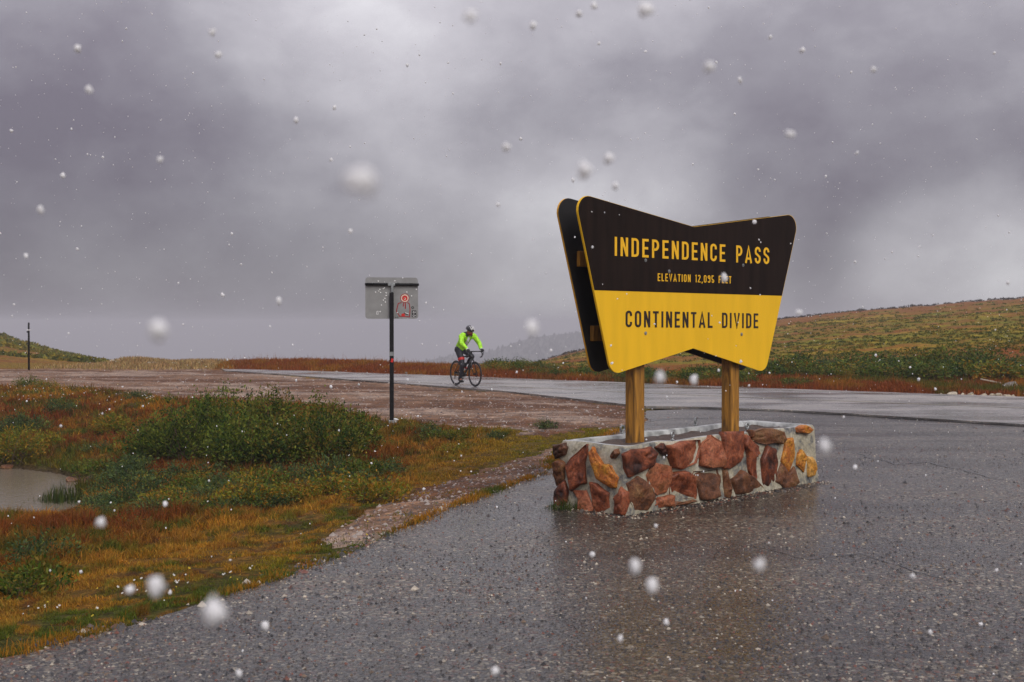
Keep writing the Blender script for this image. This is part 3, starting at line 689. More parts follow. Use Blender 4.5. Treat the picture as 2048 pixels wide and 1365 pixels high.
# ------------------------------------------------------------------ shrubs
def shrub_mesh(rx, h, shoots, per, leaf, pal, seed, spread=0.75):
    r = np.random.default_rng(seed)
    base = r.normal(0, 1, (shoots, 2)) * rx * 0.32
    out = r.normal(0, 1, (shoots, 2)); out /= np.linalg.norm(out, axis=1)[:, None] + 1e-6
    rho = np.sqrt(r.random(shoots)) * rx
    tipz = h * np.sqrt(np.clip(1 - (rho / rx) ** 2 * 0.86, 0.05, 1)) * r.uniform(0.58, 1.15, shoots)
    tip = np.c_[base * 0.3 + out * rho[:, None], tipz]; bas = np.c_[base, np.zeros(shoots)]
    s = 1 - r.random((shoots, per)) ** 1.3 * 0.72
    p = bas[:, None] * (1 - s[..., None]) + tip[:, None] * s[..., None]
    p[..., 2] = tip[:, None, 2] * s ** 0.8
    p = (p + r.normal(0, leaf * 0.9, p.shape)).reshape(-1, 3); n = len(p)
    d = (np.repeat(tip - bas, per, 0)); d /= np.linalg.norm(d, axis=1)[:, None]
    d = d + r.normal(0, 0.7, (n, 3)); d /= np.linalg.norm(d, axis=1)[:, None]
    q = np.cross(d, r.normal(0, 1, (n, 3))); q /= np.linalg.norm(q, axis=1)[:, None]
    ls = leaf * r.uniform(0.6, 1.3, n)[:, None]
    V = np.stack([p, p + d * ls * .5 + q * ls * .2, p + d * ls, p + d * ls * .5 - q * ls * .2], 1).reshape(-1, 3)
    V[:, 2] = np.maximum(V[:, 2], 0.0)
    I = np.arange(n * 4)
    pal = np.array(pal); ci = r.integers(0, len(pal), shoots); c = np.repeat(pal[ci], per, 0)
    alt = r.random(n) < 0.25; c[alt] = pal[r.integers(0, len(pal), alt.sum())]
    c = c * r.uniform(0.65, 1.35, (n, 1))
    ml = npmesh('leaves', V, I, 4, np.repeat(c, 4, 0)); ml.materials.append(M_leaf)
    sv = []; si = []
    for i in range(0, shoots, max(1, shoots // 40)):
        b0 = len(sv); w = 0.006 * h + 0.002
        for zz, wr in ((0, 1), (0.55, .7)):
            c0 = bas[i] * (1 - zz) + tip[i] * zz; c0[2] = tip[i][2] * zz ** 0.8
            sv += [c0 + [w * wr, 0, 0], c0 + [-w * wr * .5, w * wr * .86, 0], c0 + [-w * wr * .5, -w * wr * .86, 0]]
        sv.append(tip[i])
        for k in range(3):
            k2 = (k + 1) % 3; si += [b0 + k, b0 + k2, b0 + 3 + k2, b0 + k, b0 + 3 + k2, b0 + 3 + k, b0 + 3 + k, b0 + 3 + k2, b0 + 6]
    ms = npmesh('stems', np.array(sv), np.array(si), 3); ms.materials.append(M_stem)
    return ml, ms
def shrub(name, loc, meshes, label, cat, group=None, rz=0.0, sc=(1, 1, 1)):
    e = empty(name, loc, rz); e.scale = sc
    link('leaves', meshes[0], None, e); link('stems', meshes[1], None, e)
    return tag(e, label, cat, group)
DG = [(0.035, 0.068, 0.009), (0.065, 0.105, 0.012), (0.022, 0.045, 0.009), (0.12, 0.15, 0.018)]
MG = DG + [(0.11, 0.12, 0.016), (0.16, 0.11, 0.016)]
YG = [(0.17, 0.17, 0.018), (0.24, 0.17, 0.015), (0.10, 0.13, 0.018), (0.28, 0.14, 0.015)]
BG = [(0.05, 0.085, 0.03), (0.075, 0.11, 0.035), (0.035, 0.06, 0.022), (0.13, 0.15, 0.03)]
for i, (px, py, wpx, hpx, pal) in enumerate([
        (310, 930, 150, 105, DG), (385, 925, 150, 125, DG), (455, 905, 150, 118, DG), (480, 935, 140, 120, DG), (545, 905, 150, 112, MG), (570, 935, 150, 120, MG),
        (630, 905, 150, 105, MG), (665, 925, 140, 108, MG), (705, 905, 110, 88, MG)]):
    p = hit(px, py); m = p[1] / F
    ms = shrub_mesh(wpx / 2 * m * 1.05, hpx * m * (0.9, 1.05, 1.12, 0.85, 1.1, 0.9, 1.05, 0.85, 0.95)[i], 150, 40, 0.055, pal + [pal[-1], (0.14, 0.15, 0.02)], 100 + i)
    lab = ['dark willow at the pond end of the thicket, its leftmost shrub', 'dark willow second from the pond end of the thicket', 'tall dark willow at the back middle of the thicket', 'dark willow at the front middle of the thicket',
           'browning willow at the back, just right of the thicket middle', 'browning willow in front, just right of the thicket middle', 'browning willow at the back near the sign-post end of the thicket', 'browning willow in front near the sign-post end of the thicket', 'lowest browning willow, last of the thicket beside the metal sign post'][i]
    shrub('willow_shrub', p - [0, 0, .03], ms, lab, 'shrub', 'willows of the big thicket')
small = [
    (40, 922, 130, 72, YG, 'yellow-green willow shrub on the far bank of the pond'),
    (45, 868, 120, 42, BG, 'low dark shrub above the yellow-green willow at the far bank'),
    (225, 868, 70, 40, YG, 'small yellowing shrub just left of the dark thicket'),
    (265, 958, 110, 42, BG, 'green shrub overhanging the pond stones'),
    (95, 895, 60, 26, YG, 'tiny yellow shrub beside the far bank willow'),
]
for i, (px, py, wpx, hpx, pal, lab) in enumerate(small):
    p = hit(px, py); m = p[1] / F
    shrub('shrub', p - [0, 0, .02], shrub_mesh(wpx / 2 * m, hpx * m, 90, 34, 0.05, pal, 140 + i), lab, 'shrub')
protos = [shrub_mesh(0.34, 0.26, 40, 26, 0.045, pal, 160 + i) for i, pal in enumerate([BG, BG, YG, MG, BG])]
spots = [(250, 1010), (300, 985), (335, 1010), (380, 980), (410, 1005), (455, 985), (240, 1035), (500, 965), (545, 985), (600, 970), (350, 960), (430, 955), (640, 955), (520, 1010),
         (270, 1060), (690, 950), (470, 1030), (585, 1000), (60, 1190), (85, 1125), (300, 1040), (625, 985), (340, 890), (140, 870), (195, 905), (120, 830), (280, 800), (90, 780), (55, 775), (445, 990)]
rs_ = random.Random(5)
spots += [(rs_.uniform(190, 780), rs_.uniform(948, 1035)) for _ in range(46)]
spots = [q for q in spots if q[1] < 1045 - 0.10 * max(0, q[0] - 350) or q[0] < 350]
for i, (px, py) in enumerate(spots):
    p = hit(px, py); s = random.uniform(0.55, 1.15)
    shrub('dwarf_willow', p - [0, 0, .02], protos[i % 5], 'knee-high dwarf willow clump in the rust grass around the pond', 'shrub', 'dwarf willow clumps around the pond', random.uniform(0, 6), (s, s, s * random.uniform(0.7, 1.2)))
for i, (px, py) in enumerate([(860, 872), (905, 880), (1010, 868), (990, 878), (870, 880), (820, 862), (765, 862), (745, 850), (800, 850), (1090, 858), (780, 900), (905, 905)]):
    p = hit(px, py); s = random.uniform(0.5, 0.9)
    shrub('dwarf_willow', p - [0, 0, .02], protos[(0, 3, 2)[i % 3]], 'ankle-high leafy clump near the gravel below the metal sign post', 'shrub', 'leafy clumps by the gravel', random.uniform(0, 6), (s, s, s * 0.8))
# low willows on the bank across the road
bp = [shrub_mesh(0.62, 0.52, 46, 26, 0.085, pal, 180 + i) for i, pal in enumerate([MG, DG, YG, BG, MG, DG])]
cnt = 0
for x in np.arange(985, 2075, 17):
    for row in range(2):
        px = x + random.uniform(-9, 9)
        kx = (px - 1024) / F
        # distance to the far edge along this bearing
        ys = np.linspace(20, 45, 500); dd = ys[np.argmax(ys > np.interp(kx * ys, FE_X, FE_Y))]
        if px > 1500: Dn = dd + random.uniform(4.6, 6.5) + row * random.uniform(1.0, 4)
        elif px > 1060: Dn = dd + random.uniform(1.0, 2.4) + row * random.uniform(1, 3)
        else: Dn = dd + random.uniform(3.0, 4.0) + row
        if random.random() < 0.12: continue
        Xs, Ys = kx * Dn, Dn; s = random.uniform(0.55, 1.15) * float(np.interp(px, [1030, 1100, 1500, 1560], [0.7, 0.62, 0.8, 1.05]))
        shrub('bank_willow', (Xs, Ys, float(ground_z(np.array([Xs]), np.array([Ys]))[0]) - .03), bp[random.randrange(6)], 'low rounded willow shrub on the bank across the road', 'shrub', 'low willows across the road', random.uniform(0, 6), (s * 1.25, s * 1.25, s * random.uniform(0.7, 1.05)))
        cnt += 1
for px, py in [(1590, 772), (1310, 766)]:
    p = hit(px, py); shrub('bank_willow', p - [0, 0, .02], bp[1], 'small dark shrub right at the far road edge', 'shrub', 'small dark shrubs at the far road edge', 1.0, (.8, .8, .4))
# hillside scrub: too many to count
def clump_mass(name, X, Y, S, pal, per, label, flat=0.55):
    n = len(X); Z = ground_z(X, Y)
    p = RNG.normal(0, 1, (n, per, 3)); p /= np.linalg.norm(p, axis=2)[..., None]; p *= RNG.uniform(0.6, 1.0, (n, per, 1)); p[..., 2] = np.abs(p[..., 2]) * flat
    c = np.stack([X, Y, Z], 1)[:, None] + p * S[:, None, None]
    c = c.reshape(-1, 3); m = len(c)
    d = RNG.normal(0, 1, (m, 3)); d /= np.linalg.norm(d, axis=1)[:, None]; q = np.cross(d, RNG.normal(0, 1, (m, 3))); q /= np.linalg.norm(q, axis=1)[:, None]
    ls = np.repeat(S, per)[:, None] * 0.38
    V = np.stack([c - d * ls, c + q * ls * .5, c + d * ls, c - q * ls * .5], 1).reshape(-1, 3)
    pal = np.array(pal); cc = np.repeat(pal[RNG.integers(0, len(pal), n)], per, 0) * RNG.uniform(0.6, 1.4, (m, 1))
    me = npmesh(name, V, np.arange(m * 4), 4, np.repeat(cc, 4, 0))
    return tag(link(name, me, M_leaf), label, 'scrub', kind='stuff')
N = 19000
k = RNG.uniform(0.0, 0.5, N); D = np.exp(RNG.uniform(math.log(38), math.log(150), N)); X, Y = k * D, D
t = D / np.interp(k, HK, HD); g = fbm(X * 0.5, Y, 0.22, 50) * 0.6 + fbm(X, Y, 0.9, 51) * 0.4
ok = (RNG.random(N) < sstep(0.42, 0.56, g - np.maximum(t - 0.6, 0) * 0.7) * 0.7 + 0.02) & (Y > np.interp(X, FE_X, FE_Y) + 19)
X, Y, t = X[ok], Y[ok], t[ok]
clump_mass('shrubbery', X, Y, RNG.uniform(0.08, 0.2, len(X)) * (0.6 + 0.7 * t), [(0.07, 0.085, 0.012), (0.11, 0.11, 0.013), (0.16, 0.135, 0.014), (0.055, 0.07, 0.012), (0.20, 0.13, 0.014)], 12, 'green and yellow scrub patches over the hillside')
N = 3500
k = RNG.uniform(-0.56, -0.34, N); D = RNG.uniform(60, 108, N); X, Y = k * D, D
ok = fbm(X, Y, 0.12, 55) > 0.5; X, Y = X[ok], Y[ok]
clump_mass('shrubbery', X, Y, RNG.uniform(0.3, 0.6, len(X)), [(0.14, 0.14, 0.02), (0.09, 0.10, 0.02), (0.22, 0.17, 0.02)], 10, 'yellow-green scrub on the slope behind the roadside pole', 0.4)
# dark stones along the skyline of the hill
k = RNG.uniform(0.01, 0.5, 420); D = np.interp(k, HK, HD) - RNG.uniform(0, 3, 420); S = RNG.uniform(0.15, 0.45, 420)
clump_mass('rubble', k * D, D, S, [(0.05, 0.04, 0.035), (0.09, 0.08, 0.07)], 14, 'dark stones and scrub along the crest of the hill', 0.6)

# reeds at the pond, flowers, planter tuft
def tuft(name, c, n, spread, h, w, pal, label, cat, lean=0.5):
    X = c[0] + RNG.normal(0, spread[0], n); Y = c[1] + RNG.normal(0, spread[1], n); X += spread[0] * 0.5 * np.sin(Y * 31)
    C = np.array(pal)[RNG.integers(0, len(pal), n)]
    V, I, CC = blades(X - c[0], Y - c[1], RNG.uniform(0.25, 1.2, n) * h * np.exp(-((X - c[0]) / spread[0] / 2) ** 2), np.full(n, w), jitter(C, 0.3), lean, np.zeros(n) - 0.02)
    me = npmesh(name, V, I, 3, CC)
    return tag(link(name, me, M_grass, None, c), label, cat)
c = pg(128, 1003, -0.78); tuft('reed_clump', c, 420, (0.20, 0.14), 0.30, 0.010, [(0.05, 0.075, 0.015), (0.08, 0.09, 0.015), (0.03, 0.05, 0.012)], 'clump of green reeds standing in the pond', 'reeds', 0.35)['kind'] = 'stuff'
V = []; I = []; Cc = []
fl = []
for cx0, cy0, sx, sy, n in [(70, 797, 60, 12, 26), (70, 790, 30, 5, 14), (150, 790, 70, 8, 24), (300, 806, 12, 4, 16), (225, 815, 20, 5, 6), (690, 922, 28, 6, 18), (130, 1232, 50, 12, 10), (310, 1195, 60, 15, 14), (470, 1165, 60, 12, 12), (760, 1075, 40, 12, 8), (820, 845, 20, 5, 6)]:
    for _ in range(n): fl.append((random.gauss(cx0, sx), random.gauss(cy0, sy)))
for px, py in fl:
    if py < 772 or py > 1300: continue
    p = hit(px, py)
    if inpoly(np.array([p[0]]), np.array([p[1]]), PAVE)[0]: continue
    r0 = random.uniform(0.008, 0.016) * (1.0 if p[1] > 14 else 0.6); h = random.uniform(0.08, 0.18) * (1 if p[1] > 14 else 0.5); b0 = len(V)
    V += [p + [0.003, 0, 0], p + [-0.003, 0, 0], p + [0, 0, h]]; I.append((b0, b0 + 1, b0 + 2)); Cc += [(0.08, 0.1, 0.02)] * 3
    wcol = (0.75, 0.75, 0.7) if random.random() < 0.8 else (0.6, 0.45, 0.05)
    tilt = random.uniform(-.5, .5)
    for kk in range(5):
        a = kk * 1.2566; b0 = len(V)
        V += [p + [0, 0, h], p + [r0 * math.cos(a - .5), r0 * math.sin(a - .5) * .6, h + r0 * .6 * math.sin(a - .5) - tilt * r0 * math.cos(a)], p + [r0 * math.cos(a + .5), r0 * math.sin(a + .5) * .6, h + r0 * .6 * math.sin(a + .5) - tilt * r0 * math.cos(a)]]
        I.append((b0, b0 + 1, b0 + 2)); Cc += [wcol] * 3
me = npmesh('wildflowers', np.array(V), np.array(I).ravel(), 3, np.array(Cc)); tag(link('wildflowers', me, M_grass), 'scattered small white flowers in the tundra grass', 'flowers', kind='stuff')

# ------------------------------------------------------------------ loose stones
def pebble_mass(name, X, Y, Z, S, C, label, mat):
    n = len(X); B = np.array([[1, 0, 0], [0.3, 0.95, 0], [-0.8, 0.6, 0], [-0.8, -0.6, 0], [0.3, -0.95, 0], [0, 0, 0.8]])
    r = RNG.uniform(0.7, 1.2, (n, 6, 3)); th = RNG.random(n) * 6.28; c, s = np.cos(th)[:, None], np.sin(th)[:, None]
    v = B[None] * r * S[:, None, None]; v[:, 5, 0] += RNG.normal(0, .25, n) * S; x = v[..., 0] * c - v[..., 1] * s; y = v[..., 0] * s + v[..., 1] * c
    V = np.stack([x + X[:, None], y + Y[:, None], v[..., 2] + Z[:, None] - 0.0015], 2).reshape(-1, 3)
    b = (np.arange(n) * 6)[:, None]; I = np.concatenate([np.c_[b + i, b + (i + 1) % 5, b + 5] for i in range(5)], 1)
    me = npmesh(name, V, I, 3, np.repeat(C, 6, 0)); return tag(link(name, me, mat), label, 'gravel', kind='stuff')
M_peb = tint_mat('wet_pebbles', 0.4, 60, 0.3, 0.3, 0.003, 0.4, 0.0, 0.3)
PC = np.array([[0.03, 0.03, 0.03], [0.02, 0.018, 0.017], [0.14, 0.05, 0.03], [0.15, 0.10, 0.06], [0.07, 0.062, 0.055], [0.40, 0.35, 0.27], [0.05, 0.045, 0.04], [0.015, 0.014, 0.013], [0.08, 0.06, 0.05]])
N = 90000
k = RNG.uniform(-0.5, 0.5, N); D = np.exp(RNG.uniform(math.log(4.3), math.log(22), N)); X, Y = k * D, D
ok = inpoly(X, Y, PAVE) & (RNG.random(N) < 0.35 + 0.9 * sstep(0.35, 0.65, fbm(X, Y, 0.5, 110))); X, Y = X[ok], Y[ok]
pebble_mass('gravel', X, Y, np.zeros(len(X)), RNG.gamma(2.2, 0.0022, len(X)) + 0.0018, PC[RNG.integers(0, len(PC), len(X))] * RNG.uniform(.5, 1.15, (len(X), 1)), 'fine loose stones scattered over the wet lot', M_peb)
Le = np.repeat(rough_line(LOT_EDGE[2:-1], 0.02, 0.03, 2), 5, 0); nx = RNG.normal(-0.02, 0.06, len(Le)); X = Le[:, 0] + nx; Y = Le[:, 1] - nx * 0.6
ok = RNG.random(len(X)) < sstep(0.35, 0.6, fbm(X, Y, 1.9, 120)); X, Y = X[ok], Y[ok]
pebble_mass('gravel', X, Y, np.zeros(len(X)) - 0.002, RNG.gamma(2.0, 0.0045, len(X)) + 0.003, PC[RNG.integers(0, len(PC), len(X))], 'asphalt crumbs and grit along the broken lot edge', M_peb)
N = 26000
k = RNG.uniform(-0.46, 0.12, N); D = np.exp(RNG.uniform(math.log(9), math.log(42), N)); X, Y = k * D, D
jgx = X + (fbm(X, Y, 1.3, 60) - 0.5) * 1.3; jgy = Y + (fbm(X, Y, 1.3, 61) - 0.5) * 2.4
ok = (inpoly(jgx, jgy, GRAVELPOLY) | inpoly(X, Y, BARE)) & ~inpoly(X, Y, PAVE) & ~inpoly(X, Y, ROADPOLY); X, Y = X[ok], Y[ok]
pebble_mass('gravel', X, Y, ground_z(X, Y), RNG.gamma(3, 0.004, len(X)) + 0.004, np.array([[0.2, 0.13, 0.10], [0.10, 0.05, 0.03], [0.3, 0.25, 0.21], [0.06, 0.04, 0.03]])[RNG.integers(0, 4, len(X))], 'loose stones on the gravel shoulder', M_peb)

def rock(name, loc, size, mat, label, group=None, seed=0, parent=None):
    rr = random.Random(seed); bm = bmesh.new(); bmesh.ops.create_icosphere(bm, subdivisions=2, radius=1.0)
    cuts = [(Vector((rr.gauss(0, 1), rr.gauss(0, 1), rr.gauss(0, 1))).normalized(), rr.uniform(0.45, 0.8)) for _ in range(12)]
    for v in bm.verts:
        for nrm, dd in cuts:
            s = v.co.dot(nrm)
            if s > dd: v.co -= nrm * (s - dd)
        v.co = Vector((v.co.x * size[0], v.co.y * size[1], max(v.co.z, -0.35) * size[2]))
    o = frombm(name, bm, mat, parent, loc); o.rotation_euler = (0, 0, rr.uniform(-.4, .4))
    if label: tag(o, label, 'rock', group)
    return o
for i, (px, w, h) in enumerate([(1882, 10, 5), (1905, 22, 11), (1925, 14, 8), (1942, 18, 13), (1966, 16, 9), (1985, 14, 8), (1995, 18, 12), (2012, 20, 8), (2028, 10, 8)]):
    p = hit(px, 790 + (px - 1882) * 0.035); m = p[1] / F
    rock('rock', p, (w / 1.7 * m, w / 2.2 * m, h * m * 0.75), M_palerock, 'pale rock in the row beside the far road edge', 'pale rocks beside the far road edge', 300 + i)
p = hit(2022, 778); rock('rock', p, (.3, .25, .22), M_rock, 'dark mossy boulder behind the row of pale rocks', None, 320)
for i, (px, py, w, h, lab) in enumerate([(813, 735, 12, 10, 'dark boulder on the bank skyline just right of the metal sign post'), (672, 738, 11, 4, 'flat pale rock on the red bank opposite the gravel'),
        (646, 734, 8, 4, 'small rock near the left top of the red bank'), (612, 727, 7, 5, 'little round rock on the skyline of the red bank'), (668, 727, 10, 4, 'pale stone on top of the red bank'), (843, 737, 6, 3, 'small stone right of the skyline boulder')]):
    D0 = 44.0 if px < 700 else 41.5
    kx = (px - 1024) / F; Dd = D0 - (py - 727) * 0.25; z = float(ground_z(np.array([kx * Dd]), np.array([Dd]))[0]); m = Dd / F
    rock('rock', (kx * Dd, Dd, z), (w / 2 * m, w / 2.5 * m, h * m * .9), M_rock, lab, None, 330 + i)
for i, (px, py, w, h, lab) in enumerate([(178, 966, 44, 19, 'rounded red-brown stone at the pond edge'), (146, 961, 32, 10, 'flat stone half in the pond beside the rounded one'), (18, 935, 34, 9, 'flat stone on the far shore of the pond')]):
    p = pg(px, py, -0.76); m = p[1] / F
    rock('rock', p, (w / 2 * m, w / 2.6 * m, h * m), M_brownstone, lab, None, 350 + i)
p = hit(1982, 772)
bm = bmesh.new(); box_bm(bm, 0.55, 0.09, 0.035, Matrix.Rotation(0.2, 4, 'Y'), 0.006)
tag(frombm('fallen_plank', bm, plain('weathered_plank', (0.4, 0.33, 0.25), 0.7, var=0.3), None, p + [0, 0, .12]), 'weathered plank lying on the bank above the pale rocks', 'plank')
for i, (px, D0) in enumerate([(232, 46.5), (300, 46.0), (352, 46.0), (400, 46.2)]):
    kx = (px - 1024) / F; z = float(ground_z(np.array([kx * D0]), np.array([D0]))[0])
    rock('rock', (kx * D0, D0, z), (random.uniform(.25, .5), .2, random.uniform(.08, .16)), M_palerock, 'tan flat rock in the straw mound past the gravel', 'rocks in the straw mound', 360 + i)

# ------------------------------------------------------------------ stone planter
PA, PB, PC_ = pg(1252, 1033), pg(1640, 964), pg(1112, 1010)
PU = (PB - PA) / np.linalg.norm(PB - PA); PWd = PC_ - PA; PWd = PWd - PU * (PWd @ PU); PDEP = np.linalg.norm(PWd); PV = PWd / PDEP
PL = np.linalg.norm(PB - PA); PH = 0.62
planter = empty('stone_planter', tuple(PA))
tag(planter, 'low planter of red fieldstones and pale mortar holding the big sign', 'planter')
def PW(a, b, z): return PU * a + PV * b + np.array([0, 0, z])          # planter-local -> offset from its base corner
def core_mesh():
    """mortar body: rounded, slightly battered walls with a raised rim"""
    def prof(ins, z):
        pts = []; c = 0.045
        L0, L1, D0, D1 = ins, PL - ins, ins, PDEP - ins
        for (x, y, a0) in ((L1 - c, D0 + c, -90), (L1 - c, D1 - c, 0), (L0 + c, D1 - c, 90), (L0 + c, D0 + c, 180)):
            for i in range(5):
                a = math.radians(a0 + i * 22.5); pts.append((x + c * math.cos(a), y + c * math.sin(a)))
        # subdivide the long sides
        out = []
        for i, p in enumerate(pts):
            q = pts[(i + 1) % len(pts)]; d = math.dist(p, q); n = max(1, int(d / 0.06))
            for k in range(n): out.append((p[0] + (q[0] - p[0]) * k / n, p[1] + (q[1] - p[1]) * k / n))
        return out
    V = []; Fc = []; rings = []
    levels = [(0.0, -0.05), (0.0, 0.04), (0.012, 0.14), (0.018, 0.24), (0.022, 0.34), (0.026, 0.44), (0.03, 0.53), (0.034, 0.59), (0.05, PH), (0.085, PH + 0.004), (0.125, PH - 0.004), (0.135, PH - 0.07)]
    base = prof(0.0, 0); nP = len(base); cxy = np.array([PL / 2, PDEP / 2])
    for ins, z in levels:
        ring = []
        for (x, y) in base:
            px = ins + x * (PL - 2 * ins) / PL; py = ins + y * (PDEP - 2 * ins) / PDEP
            j = (float(vnoise(x * 6 + 3, y * 6 + z * 7, 1, 7)) - 0.5) * 0.014 if 0 < z < PH else (float(vnoise(x * 4, y * 4, 1, 8)) - 0.5) * 0.014
            nx, ny = px - PL / 2, py - PDEP / 2
            ex = 1 if abs(nx) / PL > abs(ny) / PDEP else 0
            if ex: px += math.copysign(j, nx)
            else: py += math.copysign(j, ny)
            zz = z + (float(vnoise(x * 3, y * 3, 1, 9)) - 0.5) * 0.025 * (z > 0.5)
            ring.append(len(V)); V.append(PW(px, py, zz))
        rings.append(ring)
    for a, b in zip(rings, rings[1:]):
        for i in range(nP): Fc.append((a[i], a[(i + 1) % nP], b[(i + 1) % nP], b[i]))
    return V, Fc, rings
Vc, Fc, rg = core_mesh()
nwall = 8
core = pydata('mortar_wall', Vc, [f for f in Fc if max(f) < rg[nwall][-1] + 1], M_mortar, planter, smooth=True)
pydata('concrete_rim', Vc, [f for f in Fc if min(f) >= rg[nwall][0]], M_conc, planter, smooth=True)
# soil with small stones
n = 26; V = []; Fs = []
for j in range(n):
    for i in range(n * 2):
        a = 0.12 + (PL - 0.24) * i / (n * 2 - 1); b = 0.12 + (PDEP - 0.24) * j / (n - 1)
        V.append(PW(a, b, PH - 0.045 + (float(fbm(a * 6, b * 6, 1, 3)) - 0.5) * 0.06))
for j in range(n - 1):
    for i in range(n * 2 - 1): q = j * n * 2 + i; Fs.append((q, q + 1, q + n * 2 + 1, q + n * 2))
pydata('soil', V, Fs, M_dirt, planter, smooth=True)
def z2(L): return [(1080 + x * 600 / 2048, 720 + y * 340 / 1161) for x, y in L]
def z7(L): return [(1100 + x * 220 / 1430, 840 + y * 210 / 1365) for x, y in L]
def z8(L): return [(1440 + x * 220 / 1766, 830 + y * 170 / 1365) for x, y in L]
def stone(poly, P, N, mat, proud, seed):
    """a traced stone: irregular dome standing proud of the mortar plane (P, N)"""
    rr = np.random.default_rng(seed)
    pts = np.array([on_plane(x, y, P, N) for x, y in poly]) - PA
    pts = pts.mean(0) + (pts - pts.mean(0)) * 1.07
    # densify and roughen the outline
    out = []
    for a, b in zip(pts, np.roll(pts, -1, 0)):
        for s in (0, 0.5):
            out.append(a + (b - a) * s + (rr.normal(0, 0.006, 3) if s else rr.normal(0, 0.003, 3)))
    pts = np.array(out); c = pts.mean(0); n = len(pts)
    N = np.asarray(N)
    tilt = rr.normal(0, 0.10, 2); uu = np.cross(N, [0, 0, 1.]); vv = np.array([0, 0, 1.])
    V = []; Fc = []
    big_ = np.linalg.norm(pts - c, axis=1).mean()
    for sc, dpt, jit in ((1.0, -0.05, 0), (1.03, 0.010, 0.003), (0.95, proud * 0.75, 0.004), (0.82, proud, 0.004), (0.42, proud * 1.12, 0.007)):
        for p in pts:
            q = c + (p - c) * sc; q = q - N * ((q - c) @ N)
            d = dpt + (((p - c) @ uu) * tilt[0] + ((p - c) @ vv) * tilt[1]) * (dpt > 0.013) * sc + (rr.normal(0, jit) if jit else 0)
            V.append(q + N * max(d, -0.06))
    for r in range(4):
        for i in range(n):
            j = (i + 1) % n; Fc.append((r * n + i, r * n + j, (r + 1) * n + j, (r + 1) * n + i))
    Fc.append(tuple(range(4 * n, 5 * n)))
    V = np.array(V); Vl = V - c
    bm = bmesh.new(); vv_ = [bm.verts.new(v) for v in Vl]
    for f in Fc: bm.faces.new([vv_[i] for i in f])
    bm.normal_update(); bmesh.ops.triangulate(bm, faces=bm.faces[-1:])
    bmesh.ops.subdivide_edges(bm, edges=[e for e in bm.edges], cuts=1, use_grid_fill=True)
    for v in bm.verts:
        nz_ = float(vnoise(v.co.x * 22 + seed, (v.co.y + v.co.z) * 22, 1, 5)) - 0.5; v.co += Vector(N) * nz_ * 0.014
    o = frombm('stone', bm, mat, planter, tuple(c), True); return o
NF = -PV; NLft = -PU
PF0 = PA + PV * 0.010; PL0 = PA + PU * 0.010
front = [
 ([(590,650),(640,615),(750,600),(785,640),(765,720),(610,795),(600,740)], 's'), ([(870,590),(980,560),(1080,555),(1085,600),(1055,700),(960,740),(905,725),(880,650)], 's'),
 ([(1100,600),(1120,570),(1170,525),(1230,560),(1250,640),(1238,725),(1150,735),(1095,715)], 's'), ([(1256,505),(1385,500),(1385,620),(1365,690),(1300,735),(1252,732)], 's'),
 ([(1392,595),(1410,525),(1490,600),(1490,645),(1465,670),(1478,790),(1462,805),(1425,760),(1418,650)], 's'), ([(1455,500),(1530,475),(1640,490),(1658,540),(1640,570),(1550,575),(1460,550)], 'b'),
 ([(1510,690),(1550,600),(1605,620),(1612,700),(1600,880),(1570,885),(1520,850)], 's'), ([(1680,545),(1725,540),(1732,640),(1692,762),(1648,690)], 'o'),
 ([(1620,780),(1648,715),(1690,775),(1725,735),(1750,830),(1730,865),(1660,878),(1608,830)], 'b'), ([(735,790),(780,710),(862,725),(870,800),(850,900),(800,915),(745,870)], 's'),
 ([(605,850),(665,808),(735,855),(762,930),(722,1020),(640,1028),(615,960)], 'b'), ([(890,810),(920,770),(990,765),(1030,800),(1060,900),(1050,940),(920,940),(890,910)], 's'),
 ([(1043,810),(1060,770),(1200,760),(1220,800),(1205,930),(1130,950),(1085,945),(1075,870)], 'b'), ([(1250,760),(1265,755),(1295,880),(1290,935),(1250,930)], 'b'),
 ([(1310,815),(1375,760),(1450,800),(1515,885),(1430,912),(1330,918)], 'b'), ([(735,1013),(800,942),(878,925),(888,995),(800,1012)], 's'), ([(915,968),(1030,955),(1060,965),(1000,985),(905,992)], 'b'),
 ([(795,600),(840,575),(862,600),(868,650),(830,640)], 's'), ([(1438,480),(1450,478),(1452,525),(1440,530)], 'b')]
left = [
 ([(62,330),(190,305),(220,360),(190,460),(75,500),(62,440)], 'b'), ([(58,560),(130,530),(190,570),(185,760),(95,840),(58,720)], 'b'), ([(74,920),(120,845),(190,800),(240,900),(230,1060),(150,1155),(66,1135)], 's'),
 ([(215,600),(370,430),(470,340),(470,480),(440,560),(470,800),(400,830),(300,900),(260,760)], 's'), ([(535,430),(570,365),(600,440),(690,580),(780,600),(870,730),(850,860),(790,860),(640,760),(560,560)], 'o'),
 ([(820,440),(870,395),(890,440),(850,500),(812,500)], 'b'), ([(310,930),(480,930),(570,1130),(555,1220),(400,1190),(380,1020)], 's'), ([(540,830),(620,850),(760,960),(770,1120),(650,1225),(600,1200),(560,1000)], 's'),
 ([(850,1000),(930,890),(985,960),(990,1180),(950,1235),(840,1225),(860,1100)], 's')]
right = [([(1250,215),(1330,175),(1400,190),(1440,245),(1390,300),(1250,280)], 'o'), ([(1255,620),(1300,570),(1360,650),(1350,780),(1330,900),(1230,800)], 'o'), ([(1405,685),(1470,690),(1495,780),(1485,960),(1395,980),(1400,850)], 'o'), ([(1400,1128),(1520,1080),(1560,1065),(1560,1100),(1480,1138)], 'b')]
MM = {'s': M_stone, 'b': M_brownstone, 'o': M_ochre}
sd = 0
